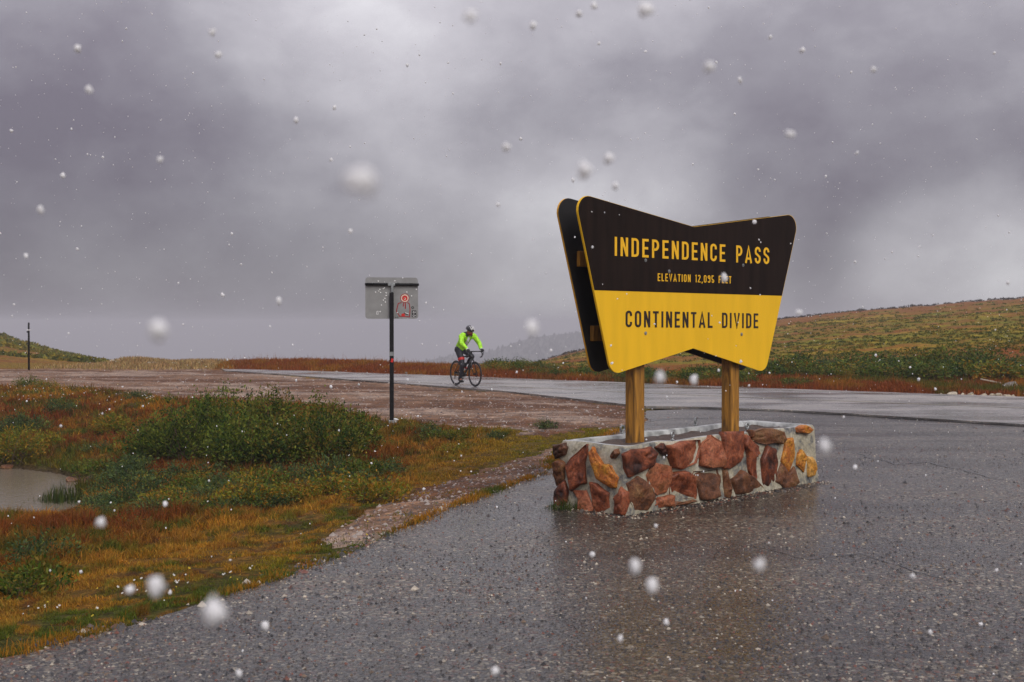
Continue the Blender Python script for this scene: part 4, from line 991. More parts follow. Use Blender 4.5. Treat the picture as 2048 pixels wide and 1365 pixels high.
for L, zf, P0, N0 in ((front, z2, PF0, NF), (left, z7, PL0, NLft), (right, z8, PF0, NF)):
    for poly, kk in L:
        sd += 1; stone(zf(poly), P0, N0, MM[kk], 0.022 + 0.018 * random.random(), 500 + sd)
# end wall on the far side of the lot and the back carry stones too
for i in range(5):
    a = 0.12 + 0.15 * i; zc = 0.16 if i % 2 else 0.42
    rr = random.Random(900 + i); cpt = PA + PU * (PL - 0.018) + PV * (a + 0.03) + np.array([0, 0, zc])
    pts = [cpt + PV * (0.085 * math.cos(t) * rr.uniform(.8, 1.1)) + np.array([0, 0, 0.12 * math.sin(t) * rr.uniform(.8, 1.1)]) for t in np.linspace(0, 2 * math.pi, 7)[:-1]]
    V = [p - PA - cpt + PA - PU * 0.03 for p in pts] + [p - cpt + PU * 0.012 for p in pts] + [(p - cpt) * 0.8 + PU * 0.04 for p in pts]
    Fs = [(r * 6 + q, r * 6 + (q + 1) % 6, (r + 1) * 6 + (q + 1) % 6, (r + 1) * 6 + q) for r in range(2) for q in range(6)] + [tuple(range(12, 18))]
    pydata('stone', V, Fs, M_stone, planter, tuple(cpt - PA))
# grit washed up along the foot of the wall
n_ = 5200; tt = RNG.random(n_); side = RNG.random(n_) < 0.78; off_ = np.abs(RNG.normal(0, 0.07, n_))
gp = np.where(side[:, None], PA + PU * (tt * (PL + 0.1) - 0.05)[:, None] - PV * off_[:, None], PA + PV * (tt * PDEP)[:, None] - PU * off_[:, None])
pebble_mass('gravel', gp[:, 0], gp[:, 1], np.zeros(n_), RNG.gamma(2.2, 0.003, n_) + 0.002, PC[RNG.integers(0, len(PC), n_)] * RNG.uniform(.6, 1.4, (n_, 1)), 'grit and small stones washed against the foot of the planter', M_peb)
# lifting eyes
def eye_bolt(px, py, rz):
    bm = bmesh.new(); torus_bm(bm, (0, 0, 0.05), (1, 0.25, 0), 0.026, 0.0095, 20, 8)
    tube_bm(bm, [(0, 0, -0.03), (0, 0, 0.026)], 0.008, 8); tube_bm(bm, [(0, 0, -0.004), (0, 0, 0.004)], 0.02, 12)
    p = pg(px, py, PH + 0.002) - PA
    o = frombm('eye_bolt', bm, M_steel, planter, tuple(p), True); o.rotation_euler = (0, 0, rz)
for px, py, rz in ((1245, 867, 2.0), (1345, 880, 2.3), (1391, 851, 2.5), (1494, 862, 2.1)): eye_bolt(px, py, rz)
c = pg(1130, 1018); tuft('grass_tuft', c + [0, -0.03, 0], 260, (0.10, 0.05), 0.14, 0.006, [(0.035, 0.06, 0.012), (0.06, 0.08, 0.014)], 'dark grass tuft growing at the near foot of the planter', 'grass', 0.9)['kind'] = 'stuff'

# ------------------------------------------------------------------ the big sign
SU = np.array([2676 / F, 1.0, 0.0]); SU /= np.linalg.norm(SU); SN = np.array([SU[1], -SU[0], 0.0]); UP = np.array([0, 0, 1.])
# posts stand in the middle of the planter
def on_line(px, P, U):
    k = (px - 1024) / F; t = (P[1] * k - P[0]) / (U[0] - U[1] * k); return P + U * t
mid = PA + PV * (PDEP * 0.5)
q1 = on_line(1270, mid, PU); q2 = on_line(1461, mid, PU)
postc = (q1 + q2) / 2; SP1 = on_line(1270, postc, SU); SP2 = on_line(1461, postc, SU)
sbase = np.array([postc[0], postc[1], 0.5])
sign = empty('welcome_sign', tuple(sbase))
sign.name = 'summit_sign'
tag(sign, 'large dark brown and yellow bow-tie shaped summit sign on two wooden posts', 'sign')
PT, BT, TH = 0.135, 0.05, 0.022
FP = postc + SN * (PT / 2 + BT); BPn = postc - SN * (PT / 2 + BT + TH)      # back faces of front panel / outer face of the back panel
FPLANE = FP + SN * TH
def tz(px, py):
    p = on_plane(px, py, FPLANE, SN); return np.array([(p - postc) @ SU, p[2]])
TLc, TCc, TRc, BRc, BCc, BLc = [tz(*c) for c in ((1147, 383), (1388, 454), (1600, 427), (1531, 746), (1387, 697), (1223, 751))]
DVL, DVR = tz(1193, 581), tz(1565, 592)
print('panel', TLc, TCc, TRc, BRc, BCc, BLc)
def rounded(poly, radii, n=8):
    out = []
    for i, p in enumerate(poly):
        a = np.asarray(poly[i - 1]); b = np.asarray(poly[(i + 1) % len(poly)]); p = np.asarray(p)
        da = (a - p) / np.linalg.norm(a - p); db = (b - p) / np.linalg.norm(b - p)
        ang = math.acos(np.clip(da @ db, -1, 1)); d = radii[i] / math.tan(ang / 2)
        s, e = p + da * d, p + db * d; bis = da + db; bis /= np.linalg.norm(bis); c = p + bis * radii[i] / math.sin(ang / 2)
        a0 = math.atan2(*(s - c)[::-1]); a1 = math.atan2(*(e - c)[::-1]); dd = (a1 - a0 + math.pi) % (2 * math.pi) - math.pi
        for k in range(n + 1): out.append(c + radii[i] * np.array([math.cos(a0 + dd * k / n), math.sin(a0 + dd * k / n)]))
    return np.array(out)
outline = rounded([TLc, TCc, TRc, BRc, BCc, BLc], [0.135, 0.02, 0.135, 0.125, 0.02, 0.125])
def S3(t, z, off): return postc + SU * t + SN * off + np.array([0, 0, z - 0.0]) - np.array([0, 0, postc[2]])
def plate(name, out2, off0, off1, mats, idx, parent, bev=0.0):
    """flat plate between offsets along the sign normal; idx = material of (front, back, side)"""
    bm = bmesh.new(); n = len(out2); org = sbase
    f_ = [bm.verts.new(S3(t, z, off1) - org) for t, z in out2]; b_ = [bm.verts.new(S3(t, z, off0) - org) for t, z in out2]
    a = bm.faces.new(f_); a.material_index = idx[0]; c = bm.faces.new(b_[::-1]); c.material_index = idx[1]
    for i in range(n):
        q = bm.faces.new((f_[i], b_[i], b_[(i + 1) % n], f_[(i + 1) % n])); q.material_index = idx[2]
    bm.normal_update(); bmesh.ops.triangulate(bm, faces=[a, c], ngon_method='EAR_CLIP')
    return frombm(name, bm, mats, parent)
o1 = PT / 2 + BT
front_panel = plate('front_panel', outline, o1, o1 + TH, [M_yellow, M_signback], (0, 1, 0), sign)
front_panel['label'] = 'front board, dark brown over yellow with the lettering'
back_panel = plate('back_panel', outline * [1, 1], -o1 - TH, -o1, [M_brown, M_signback, M_edge], (1, 0, 2), sign)
# brown upper field, split at the divider
def clip_above(poly, A, B, keep_above=True):
    out = []
    f = lambda p: p[1] - (A[1] + (B[1] - A[1]) * (p[0] - A[0]) / (B[0] - A[0]))
    for i in range(len(poly)):
        p, q = poly[i], poly[(i + 1) % len(poly)]; fp, fq = f(p), f(q)
        if fp >= 0: out.append(p)
        if fp * fq < 0: out.append(p + (q - p) * fp / (fp - fq))
    return np.array(out)
inner = rounded([TLc, TCc, TRc, BRc, BCc, BLc], [0.135, 0.02, 0.135, 0.125, 0.02, 0.125])
cen2 = inner.mean(0); inner = cen2 + (inner - cen2) * 0.9965
plate('brown_field', clip_above(inner, DVL, DVR), o1 + TH - 0.004, o1 + TH + 0.0015, [M_brown], (0, 0, 0), front_panel)
# posts (cross-section follows the sign) and beams
def beam(name, c, lx, ly, lz, mat, parent, bev=0.008):
    bm = bmesh.new(); M = Matrix(((SU[0], SN[0], 0, 0), (SU[1], SN[1], 0, 0), (0, 0, 1, 0), (0, 0, 0, 1)))
    box_bm(bm, lx, ly, lz, None, bev); bmesh.ops.transform(bm, matrix=M, verts=bm.verts)
    return frombm(name, bm, mat, parent, tuple(np.asarray(c) - sbase))
ztop = min(TCc[1], 1.0 + TCc[1]) + 0.05
for sp in (SP1, SP2):
    beam('post', (sp[0], sp[1], (0.45 + ztop) / 2), PT, PT, ztop - 0.45, M_wood, sign, 0.014)
UBz, LBz = tz(1290, 521)[1], tz(1291, 667)[1]
for zc, ta, tb in ((UBz, (TLc[0] * 0.62 + BLc[0] * 0.38) + 0.10, (TRc[0] * 0.62 + BRc[0] * 0.38) - 0.10), (LBz, (TLc[0] * 0.22 + BLc[0] * 0.78) + 0.08, (TRc[0] * 0.22 + BRc[0] * 0.78) - 0.08)):
    for s in (-1, 1):
        beam('crossbeam', S3((ta + tb) / 2, zc, s * (PT / 2 + BT / 2)), tb - ta, BT - 0.004, 0.145, M_wood, sign, 0.005)
# bolts
for px, py in ((1291, 521), (1338, 543), (1486, 531), (1291, 667), (1483, 669)):
    t, z = tz(px, py); bm = bmesh.new(); a = Vector(S3(t, z, o1 + TH) - sbase); nn = Vector(SN)
    tube_bm(bm, [a, a + nn * 0.004], 0.017, 14); tube_bm(bm, [a + nn * 0.004, a + nn * 0.012], [0.011, 0.008], 6)
    frombm('bolt', bm, M_steel, front_panel)

# ---- lettering: condensed highway capitals drawn as strokes
def arc(cx, cy, rx, ry, a0, a1, n=8): return [(cx + rx * math.cos(math.radians(a0 + (a1 - a0) * i / n)), cy + ry * math.sin(math.radians(a0 + (a1 - a0) * i / n))) for i in range(n + 1)]
s = 0.066
G = {}
def glyphs(w):
    a, b, t, m = s, w - s, 1 - s, 0.5
    r = (b - a) / 2; cx = (a + b) / 2
    G['I'] = (2 * s, [[(s, 0), (s, 1)]])
    G['N'] = (w, [[(a, 0), (a, 1)], [(b, 0), (b, 1)], [(a, 1 - s * .3), (b, s * .3)]])
    G['D'] = (w, [[(a, s)] + [(b - r, s)] + arc(b - r, s + r, r, r, -90, 0, 5) + arc(b - r, t - r, r, r, 0, 90, 5) + [(a, t)], [(a, 0), (a, 1)]])
    G['E'] = (w * .88, [[(w * .88, s), (a, s), (a, t), (w * .88, t)], [(a, m), (w * .8, m)]])
    G['F'] = (w * .85, [[(a, 0), (a, t), (w * .85, t)], [(a, m), (w * .78, m)]])
    G['L'] = (w * .85, [[(a, 1), (a, s), (w * .85, s)]])
    G['T'] = (w * .92, [[(0, t), (w * .92, t)], [(w * .46, 0), (w * .46, t)]])
    G['P'] = (w, [[(a, 0), (a, t), (b - .17, t)] + arc(b - .17, t - .24, .17, .24, 90, -90, 8) + [(a, t - .48)]])
    G['C'] = (w, [arc(cx, t - r, r, r, 0, 180, 8) [0:] + arc(cx, s + r, r, r, 180, 360, 8)])
    G['C'] = (w, [[(b, t - r - .09)] + arc(cx, t - r, r, r, 0, 180, 8) + arc(cx, s + r, r, r, 180, 360, 8) + [(b, s + r + .09)]])
    G['O'] = (w, [arc(cx, t - r, r, r, 0, 180, 8) + arc(cx, s + r, r, r, 180, 360, 8) + [(b, t - r)]])
    G['0'] = G['O']
    G['A'] = (w * 1.12, [[(s * .8, 0), (w * .56, 1 - s * .4), (w * 1.12 - s * .8, 0)], [(w * .25, .27), (w * .87, .27)]])
    G['V'] = (w * 1.08, [[(s * .8, 1), (w * .54, s * .4), (w * 1.08 - s * .8, 1)]])
    ry = (t - m) / 2
    G['S'] = (w, [[(b, t - ry - .0)] + arc(cx, t - ry, r, ry, 10, 190, 8) + [(a + .02, m + .1), (cx, m + .01), (b - .02, m - .1)] + arc(cx, s + ry, r, ry, 10, -190, 8)])
    G['1'] = (.22, [[(0.02, .84), (.16, .96), (.16, 0)]])
    G['2'] = (w, [arc(cx, t - r, r, r, 170, 0, 8) + [(b, t - r - .06), (a, s), (w, s)]])
    G['9'] = (w, [arc(cx, t - r * 1.1, r, r * 1.1, 0, 360, 14), [(b, t - r), (b, s + r)] + arc(cx, s + r, r, r, 0, -170, 7)])
    G['5'] = (w, [[(b, t), (a + .01, t), (a, m + .06)] + arc(cx, s + r * 1.15, r, r * 1.15, 130, -165, 10)])
    G[','] = (.14, [[(.08, .12), (.08, .02), (.02, -.12)]])
    G[' '] = (.36, [])
glyphs(0.45)
def stroke_bm(bm, pts, hw, M, z0, z1):
    P = [np.array(p, float) for p in pts]; Q = [P[0]]
    for p in P[1:]:
        if np.linalg.norm(p - Q[-1]) > 1e-4: Q.append(p)
    P = Q; n = len(P); Lf = []; Rt = []
    for i in range(n):
        d0 = P[i] - P[i - 1] if i else P[1] - P[0]; d1 = P[i + 1] - P[i] if i < n - 1 else d0
        d0 = d0 / np.linalg.norm(d0); d1 = d1 / np.linalg.norm(d1)
        n0 = np.array([-d0[1], d0[0]]); n1 = np.array([-d1[1], d1[0]]); mm = n0 + n1; mm /= np.linalg.norm(mm); k = min(hw / max(mm @ n0, 0.35), hw * 1.45)
        Lf.append(P[i] + mm * k); Rt.append(P[i] - mm * k)
    lt = [bm.verts.new(M(*p, z1)) for p in Lf]; rt = [bm.verts.new(M(*p, z1)) for p in Rt]
    lb = [bm.verts.new(M(*p, z0)) for p in Lf]; rb = [bm.verts.new(M(*p, z0)) for p in Rt]
    for i in range(n - 1):
        bm.faces.new((lt[i], rt[i], rt[i + 1], lt[i + 1])); bm.faces.new((lt[i], lt[i + 1], lb[i + 1], lb[i])); bm.faces.new((rt[i], rb[i], rb[i + 1], rt[i + 1]))
    bm.faces.new((lt[0], lb[0], rb[0], rt[0])); bm.faces.new((lt[-1], rt[-1], rb[-1], lb[-1]))
def text_line(txt, pl, pr, mat, gap=0.22):
    """letters between baseline points; pl, pr = ((x,ytop),(x,ybottom)) pixels of the first and last letter edge"""
    tl, bl = tz(*pl[0]), tz(*pl[1]); tr, br = tz(*pr[0]), tz(*pr[1])
    tot = sum(G[c][0] for c in txt) + gap * (len(txt) - 1); hgt = ((tl - bl)[1] + (tr - br)[1]) / 2
    W_ = br[0] - bl[0]; x = 0.0
    for ch in txt:
        w, strokes = G[ch]
        if strokes:
            bm = bmesh.new()
            def M(u, v, off, x=x):
                t = bl[0] + (x + u) / tot * W_; zb = bl[1] + (br[1] - bl[1]) * (x + u) / tot; return S3(t, zb + v * hgt, off) - sbase
            # keep stroke width even: squeeze horizontally only through tot
            for k_, st in enumerate(strokes): stroke_bm(bm, st, s, M, o1 + TH + 0.0005, o1 + TH + 0.0040 + 0.0004 * k_)
            frombm('letter', bm, mat, front_panel)
        x += w + gap
text_line('INDEPENDENCE PASS', ((1229, 475), (1229, 512)), ((1538, 495), (1538, 529)), M_letter_y)
text_line('ELEVATION 12,095 FEET', ((1315, 547), (1315, 562.5)), ((1462, 553), (1462, 567.5)), M_letter_y)
text_line('CONTINENTAL DIVIDE', ((1251, 622), (1251, 654.5)), ((1516, 627), (1516, 656.8)), M_letter_d)

# ------------------------------------------------------------------ road sign seen from behind
b0 = hit(784, 853)
rs = empty('road_sign', tuple(b0)); tag(rs, 'grey back of a dented road sign on a dark steel post by the gravel', 'sign')
mpx = b0[1] / F
def rx(px): return (px - 784) * mpx
def rzz(py): return EYE - (py - 650) * mpx - b0[2]
bm = bmesh.new(); wpan, hpan = rx(837) - rx(731), rzz(555.5) - rzz(638)
ol = rounded([(rx(731), rzz(638)), (rx(837), rzz(638)), (rx(836), rzz(556)), (rx(731), rzz(555))], [0.05] * 4, 6)
fv = [bm.verts.new((x, 0.0, z)) for x, z in ol]; bv = [bm.verts.new((x, 0.004, z)) for x, z in ol]
bm.faces.new(fv); bm.faces.new(bv[::-1])
for i in range(len(fv)): bm.faces.new((fv[i], bv[i], bv[(i + 1) % len(fv)], fv[(i + 1) % len(fv)]))
panel = frombm('sign_panel', bm, M_alu, rs)
bm = bmesh.new(); box_bm(bm, 0.068, 0.06, rzz(586) + 0.05, Matrix.Translation((0, -0.036, (rzz(586) - 0.05) / 2)), 0.006)
frombm('post', bm, M_darksteel, rs)
bm = bmesh.new(); tube_bm(bm, [(rx(731), -0.03, rzz(569)), (rx(838.5), -0.03, rzz(570))], 0.022, 10)
frombm('crossbar', bm, M_darksteel, rs, smooth=True)
bm = bmesh.new(); box_bm(bm, 0.04, 0.05, 0.14, Matrix.Translation((rx(785.5), -0.036, rzz(577))), 0.006); box_bm(bm, 0.12, 0.045, 0.05, Matrix.Translation((rx(784), -0.036, rzz(569.5))), 0.006)
frombm('tee_bracket', bm, M_steel, rs)
for pxx in (746, 772, 797, 822):
    bm = bmesh.new(); tube_bm(bm, [(rx(pxx), -0.058, rzz(566)), (rx(pxx), 0.0, rzz(566))], 0.012, 8); frombm('bolt', bm, M_steel, rs)
bm = bmesh.new(); box_bm(bm, 0.13, 0.13, 0.02, Matrix.Translation((0, -0.036, 0.015)), 0.004); box_bm(bm, 0.10, 0.10, 0.09, Matrix.Translation((0, -0.036, 0.06)), 0.01)
frombm('base_socket', bm, M_steel, rs)
dents = [(757, 563), (790, 562.5), (751.5, 585), (758, 583), (760, 579.5), (761.5, 586), (767, 578.5), (769, 576.5), (772.5, 586.5), (772.5, 592), (770, 597.5), (767, 601), (771, 605), (763, 611), (760.5, 624), (833, 579.5), (814, 585), (823.5, 592.5)]
for x, y in dents:
    bm = bmesh.new(); bmesh.ops.create_icosphere(bm, subdivisions=2, radius=0.0125)
    for v in bm.verts: v.co.y *= 0.55
    frombm('bullet_dent', bm, M_dent, rs, (rx(x), -0.001, rzz(y)), True)
def zs(x, y): return (rx(720 + x * 130 / 1774), rzz(550 + y * 100 / 1365))
def flat_stroke(name, pts, hw, mat, lay):
    bm = bmesh.new(); stroke_bm(bm, [zs(*p) for p in pts], hw, lambda u, v, o: Vector((u, -o, v)), 0.0003, 0.0010 + 0.0005 * lay)
    return frombm(name, bm, mat, panel)
def flat_disc(name, c, r, mat, lay, n=24, ry=None):
    bm = bmesh.new(); cc = zs(*c); r2 = r * 130 / 1774 * mpx; vs_ = [bm.verts.new((cc[0] + r2 * math.cos(i * 2 * math.pi / n), -0.0010 - 0.0005 * lay, cc[1] + (ry or 1) * r2 * math.sin(i * 2 * math.pi / n))) for i in range(n)]
    bm.faces.new(vs_); return frombm(name, bm, mat, panel)
dr_ = plain('dark_red_ink', (0.32, 0.008, 0.01), 0.5)
flat_disc('sticker_mark', (1228, 640), 125, dr_, 0); flat_disc('sticker_mark', (1228, 640), 106, M_pale, 1); flat_disc('sticker_mark', (1228, 640), 76, M_red, 2); flat_disc('sticker_mark', (1228, 655), 30, M_pale, 3); flat_disc('sticker_mark', (1222, 650), 17, dr_, 4)
flat_stroke('sticker_mark', [(1140, 755), (1050, 785), (1010, 940), (1000, 1000), (1075, 1110), (1075, 1130), (1370, 1150)], 0.0075, dr_, 1)
flat_stroke('sticker_mark', [(1300, 760), (1355, 800), (1370, 960), (1355, 1140)], 0.0075, dr_, 1)
flat_stroke('sticker_mark', [(1195, 770), (1185, 870)], 0.008, dr_, 1); flat_stroke('sticker_mark', [(1245, 770), (1242, 930)], 0.009, dr_, 1)
flat_disc('sticker_mark', (1185, 1095), 52, M_red, 2, ry=0.75); flat_stroke('sticker_mark', [(1205, 1040), (1260, 1075), (1325, 1085)], 0.008, M_black, 3)
flat_stroke('sticker_mark', [(1235, 1035), (1330, 1070)], 0.005, M_white, 4)
bm = bmesh.new(); q = [zs(1420, 975), zs(1540, 975), zs(1540, 1155), zs(1420, 1155)]; bm.faces.new([bm.verts.new((x, -0.0012, z)) for x, z in q]); frombm('black_sticker', bm, M_black, panel)
for yy in (1025, 1115):
    flat_stroke('sticker_mark', [(1475 + 25 * math.cos(math.radians(a)), yy + 24 * math.sin(math.radians(a))) for a in range(50, 320, 30)], 0.0035, M_white, 2); flat_stroke('sticker_mark', [(1500, yy + 12), (1500, yy - 12), (1518, yy - 12), (1518, yy + 12)], 0.003, M_white, 3)
flat_stroke('sticker_mark', [(1440 + 27 * math.cos(math.radians(a)), 895 + 27 * math.sin(math.radians(a))) for a in range(0, 361, 30)], 0.006, M_black, 1)
flat_stroke('sticker_mark', [(460, 995), (500, 995), (500, 1080), (460, 1080), (460, 1000)], 0.004, M_dent, 1)
flat_stroke('sticker_mark', [(975, 1150), (975, 1180)], 0.004, M_black, 1); flat_stroke('sticker_mark', [(1010, 1150), (1045, 1150), (1045, 1182), (1010, 1182), (1010, 1155)], 0.003, M_black, 1)
bm = bmesh.new(); box_bm(bm, 0.071, 0.063, 0.07, Matrix.Translation((0, -0.036, rzz(708))), 0.0); frombm('post_sticker', bm, M_steel, rs)
bm = bmesh.new(); box_bm(bm, 0.04, 0.001, 0.065, Matrix.Translation((0.012, -0.067, rzz(721))) @ Matrix.Rotation(0.25, 4, 'Y'), 0.0); frombm('post_sticker', bm, M_red, rs)
bm = bmesh.new(); bmesh.ops.create_icosphere(bm, subdivisions=1, radius=0.014); frombm('bolt', bm, M_white, rs, (-0.036, -0.04, rzz(703)))
# paper cup at the foot of the post
cp = empty('paper_cup', tuple(hit(791, 853) + [0.0, -0.05, 0.0])); tag(cp, 'crumpled white paper cup with a red mark against the sign post base', 'cup'); cp.rotation_euler = (0.15, 0.12, 0)
bm = bmesh.new(); tube_bm(bm, [(0, 0, 0.0), (0, 0, 0.06), (0.003, 0, 0.125), (0.004, 0, 0.13)], [0.03, 0.035, 0.041, 0.043], 16, False); bmesh.ops.holes_fill(bm, edges=[e for e in bm.edges if e.is_boundary and e.verts[0].co.z < 0.01])
frombm('cup_body', bm, M_white, cp, smooth=True)
bm = bmesh.new(); box_bm(bm, 0.035, 0.003, 0.03, Matrix.Translation((0.012, -0.040, 0.05)) @ Matrix.Rotation(0.3, 4, 'Y')); frombm('red_print', bm, M_red, cp)

# ------------------------------------------------------------------ roadside pole at the left
pb = np.array([(57.5 - 1024) / F * 43.0, 43.0, 0.0]); pb[2] = float(ground_z(pb[:1], pb[1:2])[0])
rp = empty('marker_pole', tuple(pb)); tag(rp, 'thin dark roadside marker pole with a white reflector near its top', 'pole')
bm = bmesh.new(); tube_bm(bm, [(0, 0, -0.1), (0, 0, 1.55), (0, 0, 1.78)], [0.04, 0.036, 0.032], 8); frombm('pole_shaft', bm, M_darksteel, rp, smooth=True)
bm = bmesh.new(); box_bm(bm, 0.13, 0.09, 0.03, Matrix.Translation((0, 0, 1.50)), 0.004); frombm('reflector_band', bm, M_white, rp)
bm = bmesh.new(); box_bm(bm, 0.06, 0.10, 0.06, Matrix.Translation((-0.03, 0, 1.43)), 0.004); frombm('bracket', bm, M_darksteel, rp)

# ------------------------------------------------------------------ bicycle and rider
HD_ = np.array([0.545, -0.838]); RZ = math.atan2(HD_[1], HD_[0])
bc = pg(931, 772.4, 0.035); BIKE = (bc[0], bc[1], 0.036)
bike = empty('bicycle', BIKE, RZ); tag(bike, 'black road bicycle with drop handlebars ridden along the wet road', 'bicycle')
M_frame = plain('bike_black', (0.012, 0.012, 0.014), 0.35, var=0.2, coat=0.4)
M_tyre = plain('tyre_rubber', (0.012, 0.012, 0.012), 0.6)
XR, XF, R_W = -0.42, 0.58, 0.34
SH = -0.08
def bpart(name, f, mat, smooth=True, parent=None):
    bm = bmesh.new(); f(bm); return frombm(name, bm, mat, parent or bike, smooth=smooth)
def bx_(x): return x + SH
for xc in (XR, XF):
    wl_ = bpart('wheel', lambda bm: torus_bm(bm, (bx_(xc), 0, R_W), (0, 1, 0), 0.302, 0.012, 40, 8, 2.0), M_frame)
    bpart('tyre', lambda bm: torus_bm(bm, (bx_(xc), 0, R_W), (0, 1, 0), 0.327, 0.0145, 40, 8), M_tyre, parent=wl_)
    def sp(bm, xc=xc):
        for i in range(20):
            a = 2 * math.pi * i / 20; y0 = 0.025 if i % 2 else -0.025
            tube_bm(bm, [(bx_(xc) + 0.018 * math.cos(a + .6), y0, R_W + 0.018 * math.sin(a + .6)), (bx_(xc) + 0.285 * math.cos(a), 0, R_W + 0.285 * math.sin(a))], 0.0011, 4, False)
    bpart('spokes', sp, M_darksteel, False, wl_)
    bpart('hub', lambda bm: tube_bm(bm, [(bx_(xc), -0.05, R_W), (bx_(xc), 0.05, R_W)], 0.02, 10), M_darksteel, parent=wl_)
    bpart('brake_disc', lambda bm: torus_bm(bm, (bx_(xc), 0.045, R_W), (0, 1, 0), 0.065, 0.006, 24, 4, 2.0), M_darksteel, parent=wl_)
BBp, STp, HTt, HTb = (bx_(0), 0, 0.27), (bx_(-0.17), 0, 0.80), (bx_(0.385), 0, 0.885), (bx_(0.425), 0, 0.745)
def frame(bm):
    tube_bm(bm, [HTt, HTb], 0.026, 10); tube_bm(bm, [HTb, BBp], 0.026, 10); tube_bm(bm, [(bx_(0.39), 0, 0.855), (bx_(-0.155), 0, 0.765)], 0.019, 10)
    tube_bm(bm, [STp, BBp], 0.021, 10); tube_bm(bm, [(bx_(0), -0.045, 0.27), (bx_(0), 0.045, 0.27)], 0.024, 10)
    for y in (-1, 1):
        tube_bm(bm, [(bx_(0), 0.03 * y, 0.27), (bx_(XR), 0.062 * y, R_W)], [0.014, 0.009], 8); tube_bm(bm, [(bx_(-0.15), 0.015 * y, 0.70), (bx_(XR), 0.062 * y, R_W)], [0.011, 0.008], 8)
bpart('frame', frame, M_frame)
def fork(bm):
    for y in (-1, 1): tube_bm(bm, [(bx_(0.428), 0.028 * y, 0.735), (bx_(0.47), 0.052 * y, 0.62), (bx_(XF), 0.056 * y, R_W)], [0.019, 0.016, 0.010], 8)
    tube_bm(bm, [(bx_(0.428), -0.035, 0.735), (bx_(0.428), 0.035, 0.735)], 0.018, 8)
bpart('fork', fork, M_frame)
bpart('seat_post', lambda bm: tube_bm(bm, [STp, (bx_(-0.205), 0, 0.955)], 0.014, 8), M_frame)
def saddle(bm):
    prof = [(-0.15, 0.065, 0.02), (-0.08, 0.07, 0.02), (0.0, 0.035, 0.018), (0.10, 0.02, 0.015), (0.13, 0.012, 0.01)]
    rings = [[bm.verts.new((bx_(-0.2 + x), w * math.cos(a), 0.965 + hh * math.sin(a) + 0.01 * (x < -0.1))) for a in np.linspace(0, 2 * math.pi, 11)[:-1]] for x, w, hh in prof]
    for r0, r1 in zip(rings, rings[1:]):
        for k in range(10): bm.faces.new((r0[k], r0[(k + 1) % 10], r1[(k + 1) % 10], r1[k]))
    bm.faces.new(rings[0]); bm.faces.new(rings[-1])
bpart('saddle', saddle, M_frame)
def bars(bm):
    tube_bm(bm, [HTt, (bx_(0.40), 0, 0.935), (bx_(0.475), 0, 0.945)], 0.018, 8)
    for y in (-1, 1):
        tube_bm(bm, [(bx_(0.475), 0, 0.945), (bx_(0.475), 0.17 * y, 0.945), (bx_(0.49), 0.205 * y, 0.945), (bx_(0.55), 0.21 * y, 0.94), (bx_(0.60), 0.212 * y, 0.90), (bx_(0.605), 0.215 * y, 0.85), (bx_(0.57), 0.218 * y, 0.80), (bx_(0.49), 0.22 * y, 0.79)], 0.0155, 8)
bpart('handlebar', bars, M_frame)
for y in (-1, 1):
    hd = bpart('brake_hood', lambda bm: tube_bm(bm, [(bx_(0.55), 0.21 * y, 0.945), (bx_(0.61), 0.212 * y, 0.965), (bx_(0.645), 0.213 * y, 1.0)], [0.019, 0.019, 0.014], 8), M_black)
    bpart('brake_lever', lambda bm: tube_bm(bm, [(bx_(0.635), 0.213 * y, 0.97), (bx_(0.66), 0.214 * y, 0.91), (bx_(0.645), 0.214 * y, 0.85)], [0.009, 0.008, 0.006], 6), M_darksteel, parent=hd)
bpart('chainring', lambda bm: (torus_bm(bm, (bx_(0), -0.055, 0.27), (0, 1, 0), 0.088, 0.005, 32, 6, 2.2), [tube_bm(bm, [(bx_(0), -0.055, 0.27), (bx_(0.08 * math.cos(a)), -0.055, 0.27 + 0.08 * math.sin(a))], 0.008, 6) for a in (0.3, 1.9, 3.4, 5.0)]), M_darksteel)
bpart('chain', lambda bm: (tube_bm(bm, [(bx_(0), -0.055, 0.358), (bx_(XR), -0.045, R_W + 0.04)], 0.004, 4), tube_bm(bm, [(bx_(0), -0.055, 0.182), (bx_(XR + 0.03), -0.045, 0.24), (bx_(XR), -0.045, R_W - 0.04)], 0.004, 4)), M_darksteel)
bpart('cassette', lambda bm: [tube_bm(bm, [(bx_(XR), -0.055 + 0.006 * i, R_W), (bx_(XR), -0.053 + 0.006 * i, R_W)], 0.03 + 0.006 * i, 16) for i in range(5)], M_darksteel)
bpart('rear_derailleur', lambda bm: (tube_bm(bm, [(bx_(XR + 0.01), -0.06, R_W - 0.03), (bx_(XR + 0.03), -0.06, 0.24), (bx_(XR + 0.015), -0.055, 0.18)], 0.012, 6)), M_black)
for y, a in ((-1, -1.45), (1, 1.69)):
    ck = bpart('crank', lambda bm: tube_bm(bm, [(bx_(0), 0.07 * y, 0.27), (bx_(0.17 * math.cos(a)), 0.085 * y, 0.27 + 0.17 * math.sin(a))], [0.015, 0.011], 6), M_frame)
    bpart('pedal', lambda bm: box_bm(bm, 0.085, 0.07, 0.02, Matrix.Translation((bx_(0.17 * math.cos(a)), 0.125 * y, 0.27 + 0.17 * math.sin(a))), 0.004), M_black, False, ck)
M_bottle = plain('clear_bottle', (0.7, 0.7, 0.72), 0.35, var=0.1)
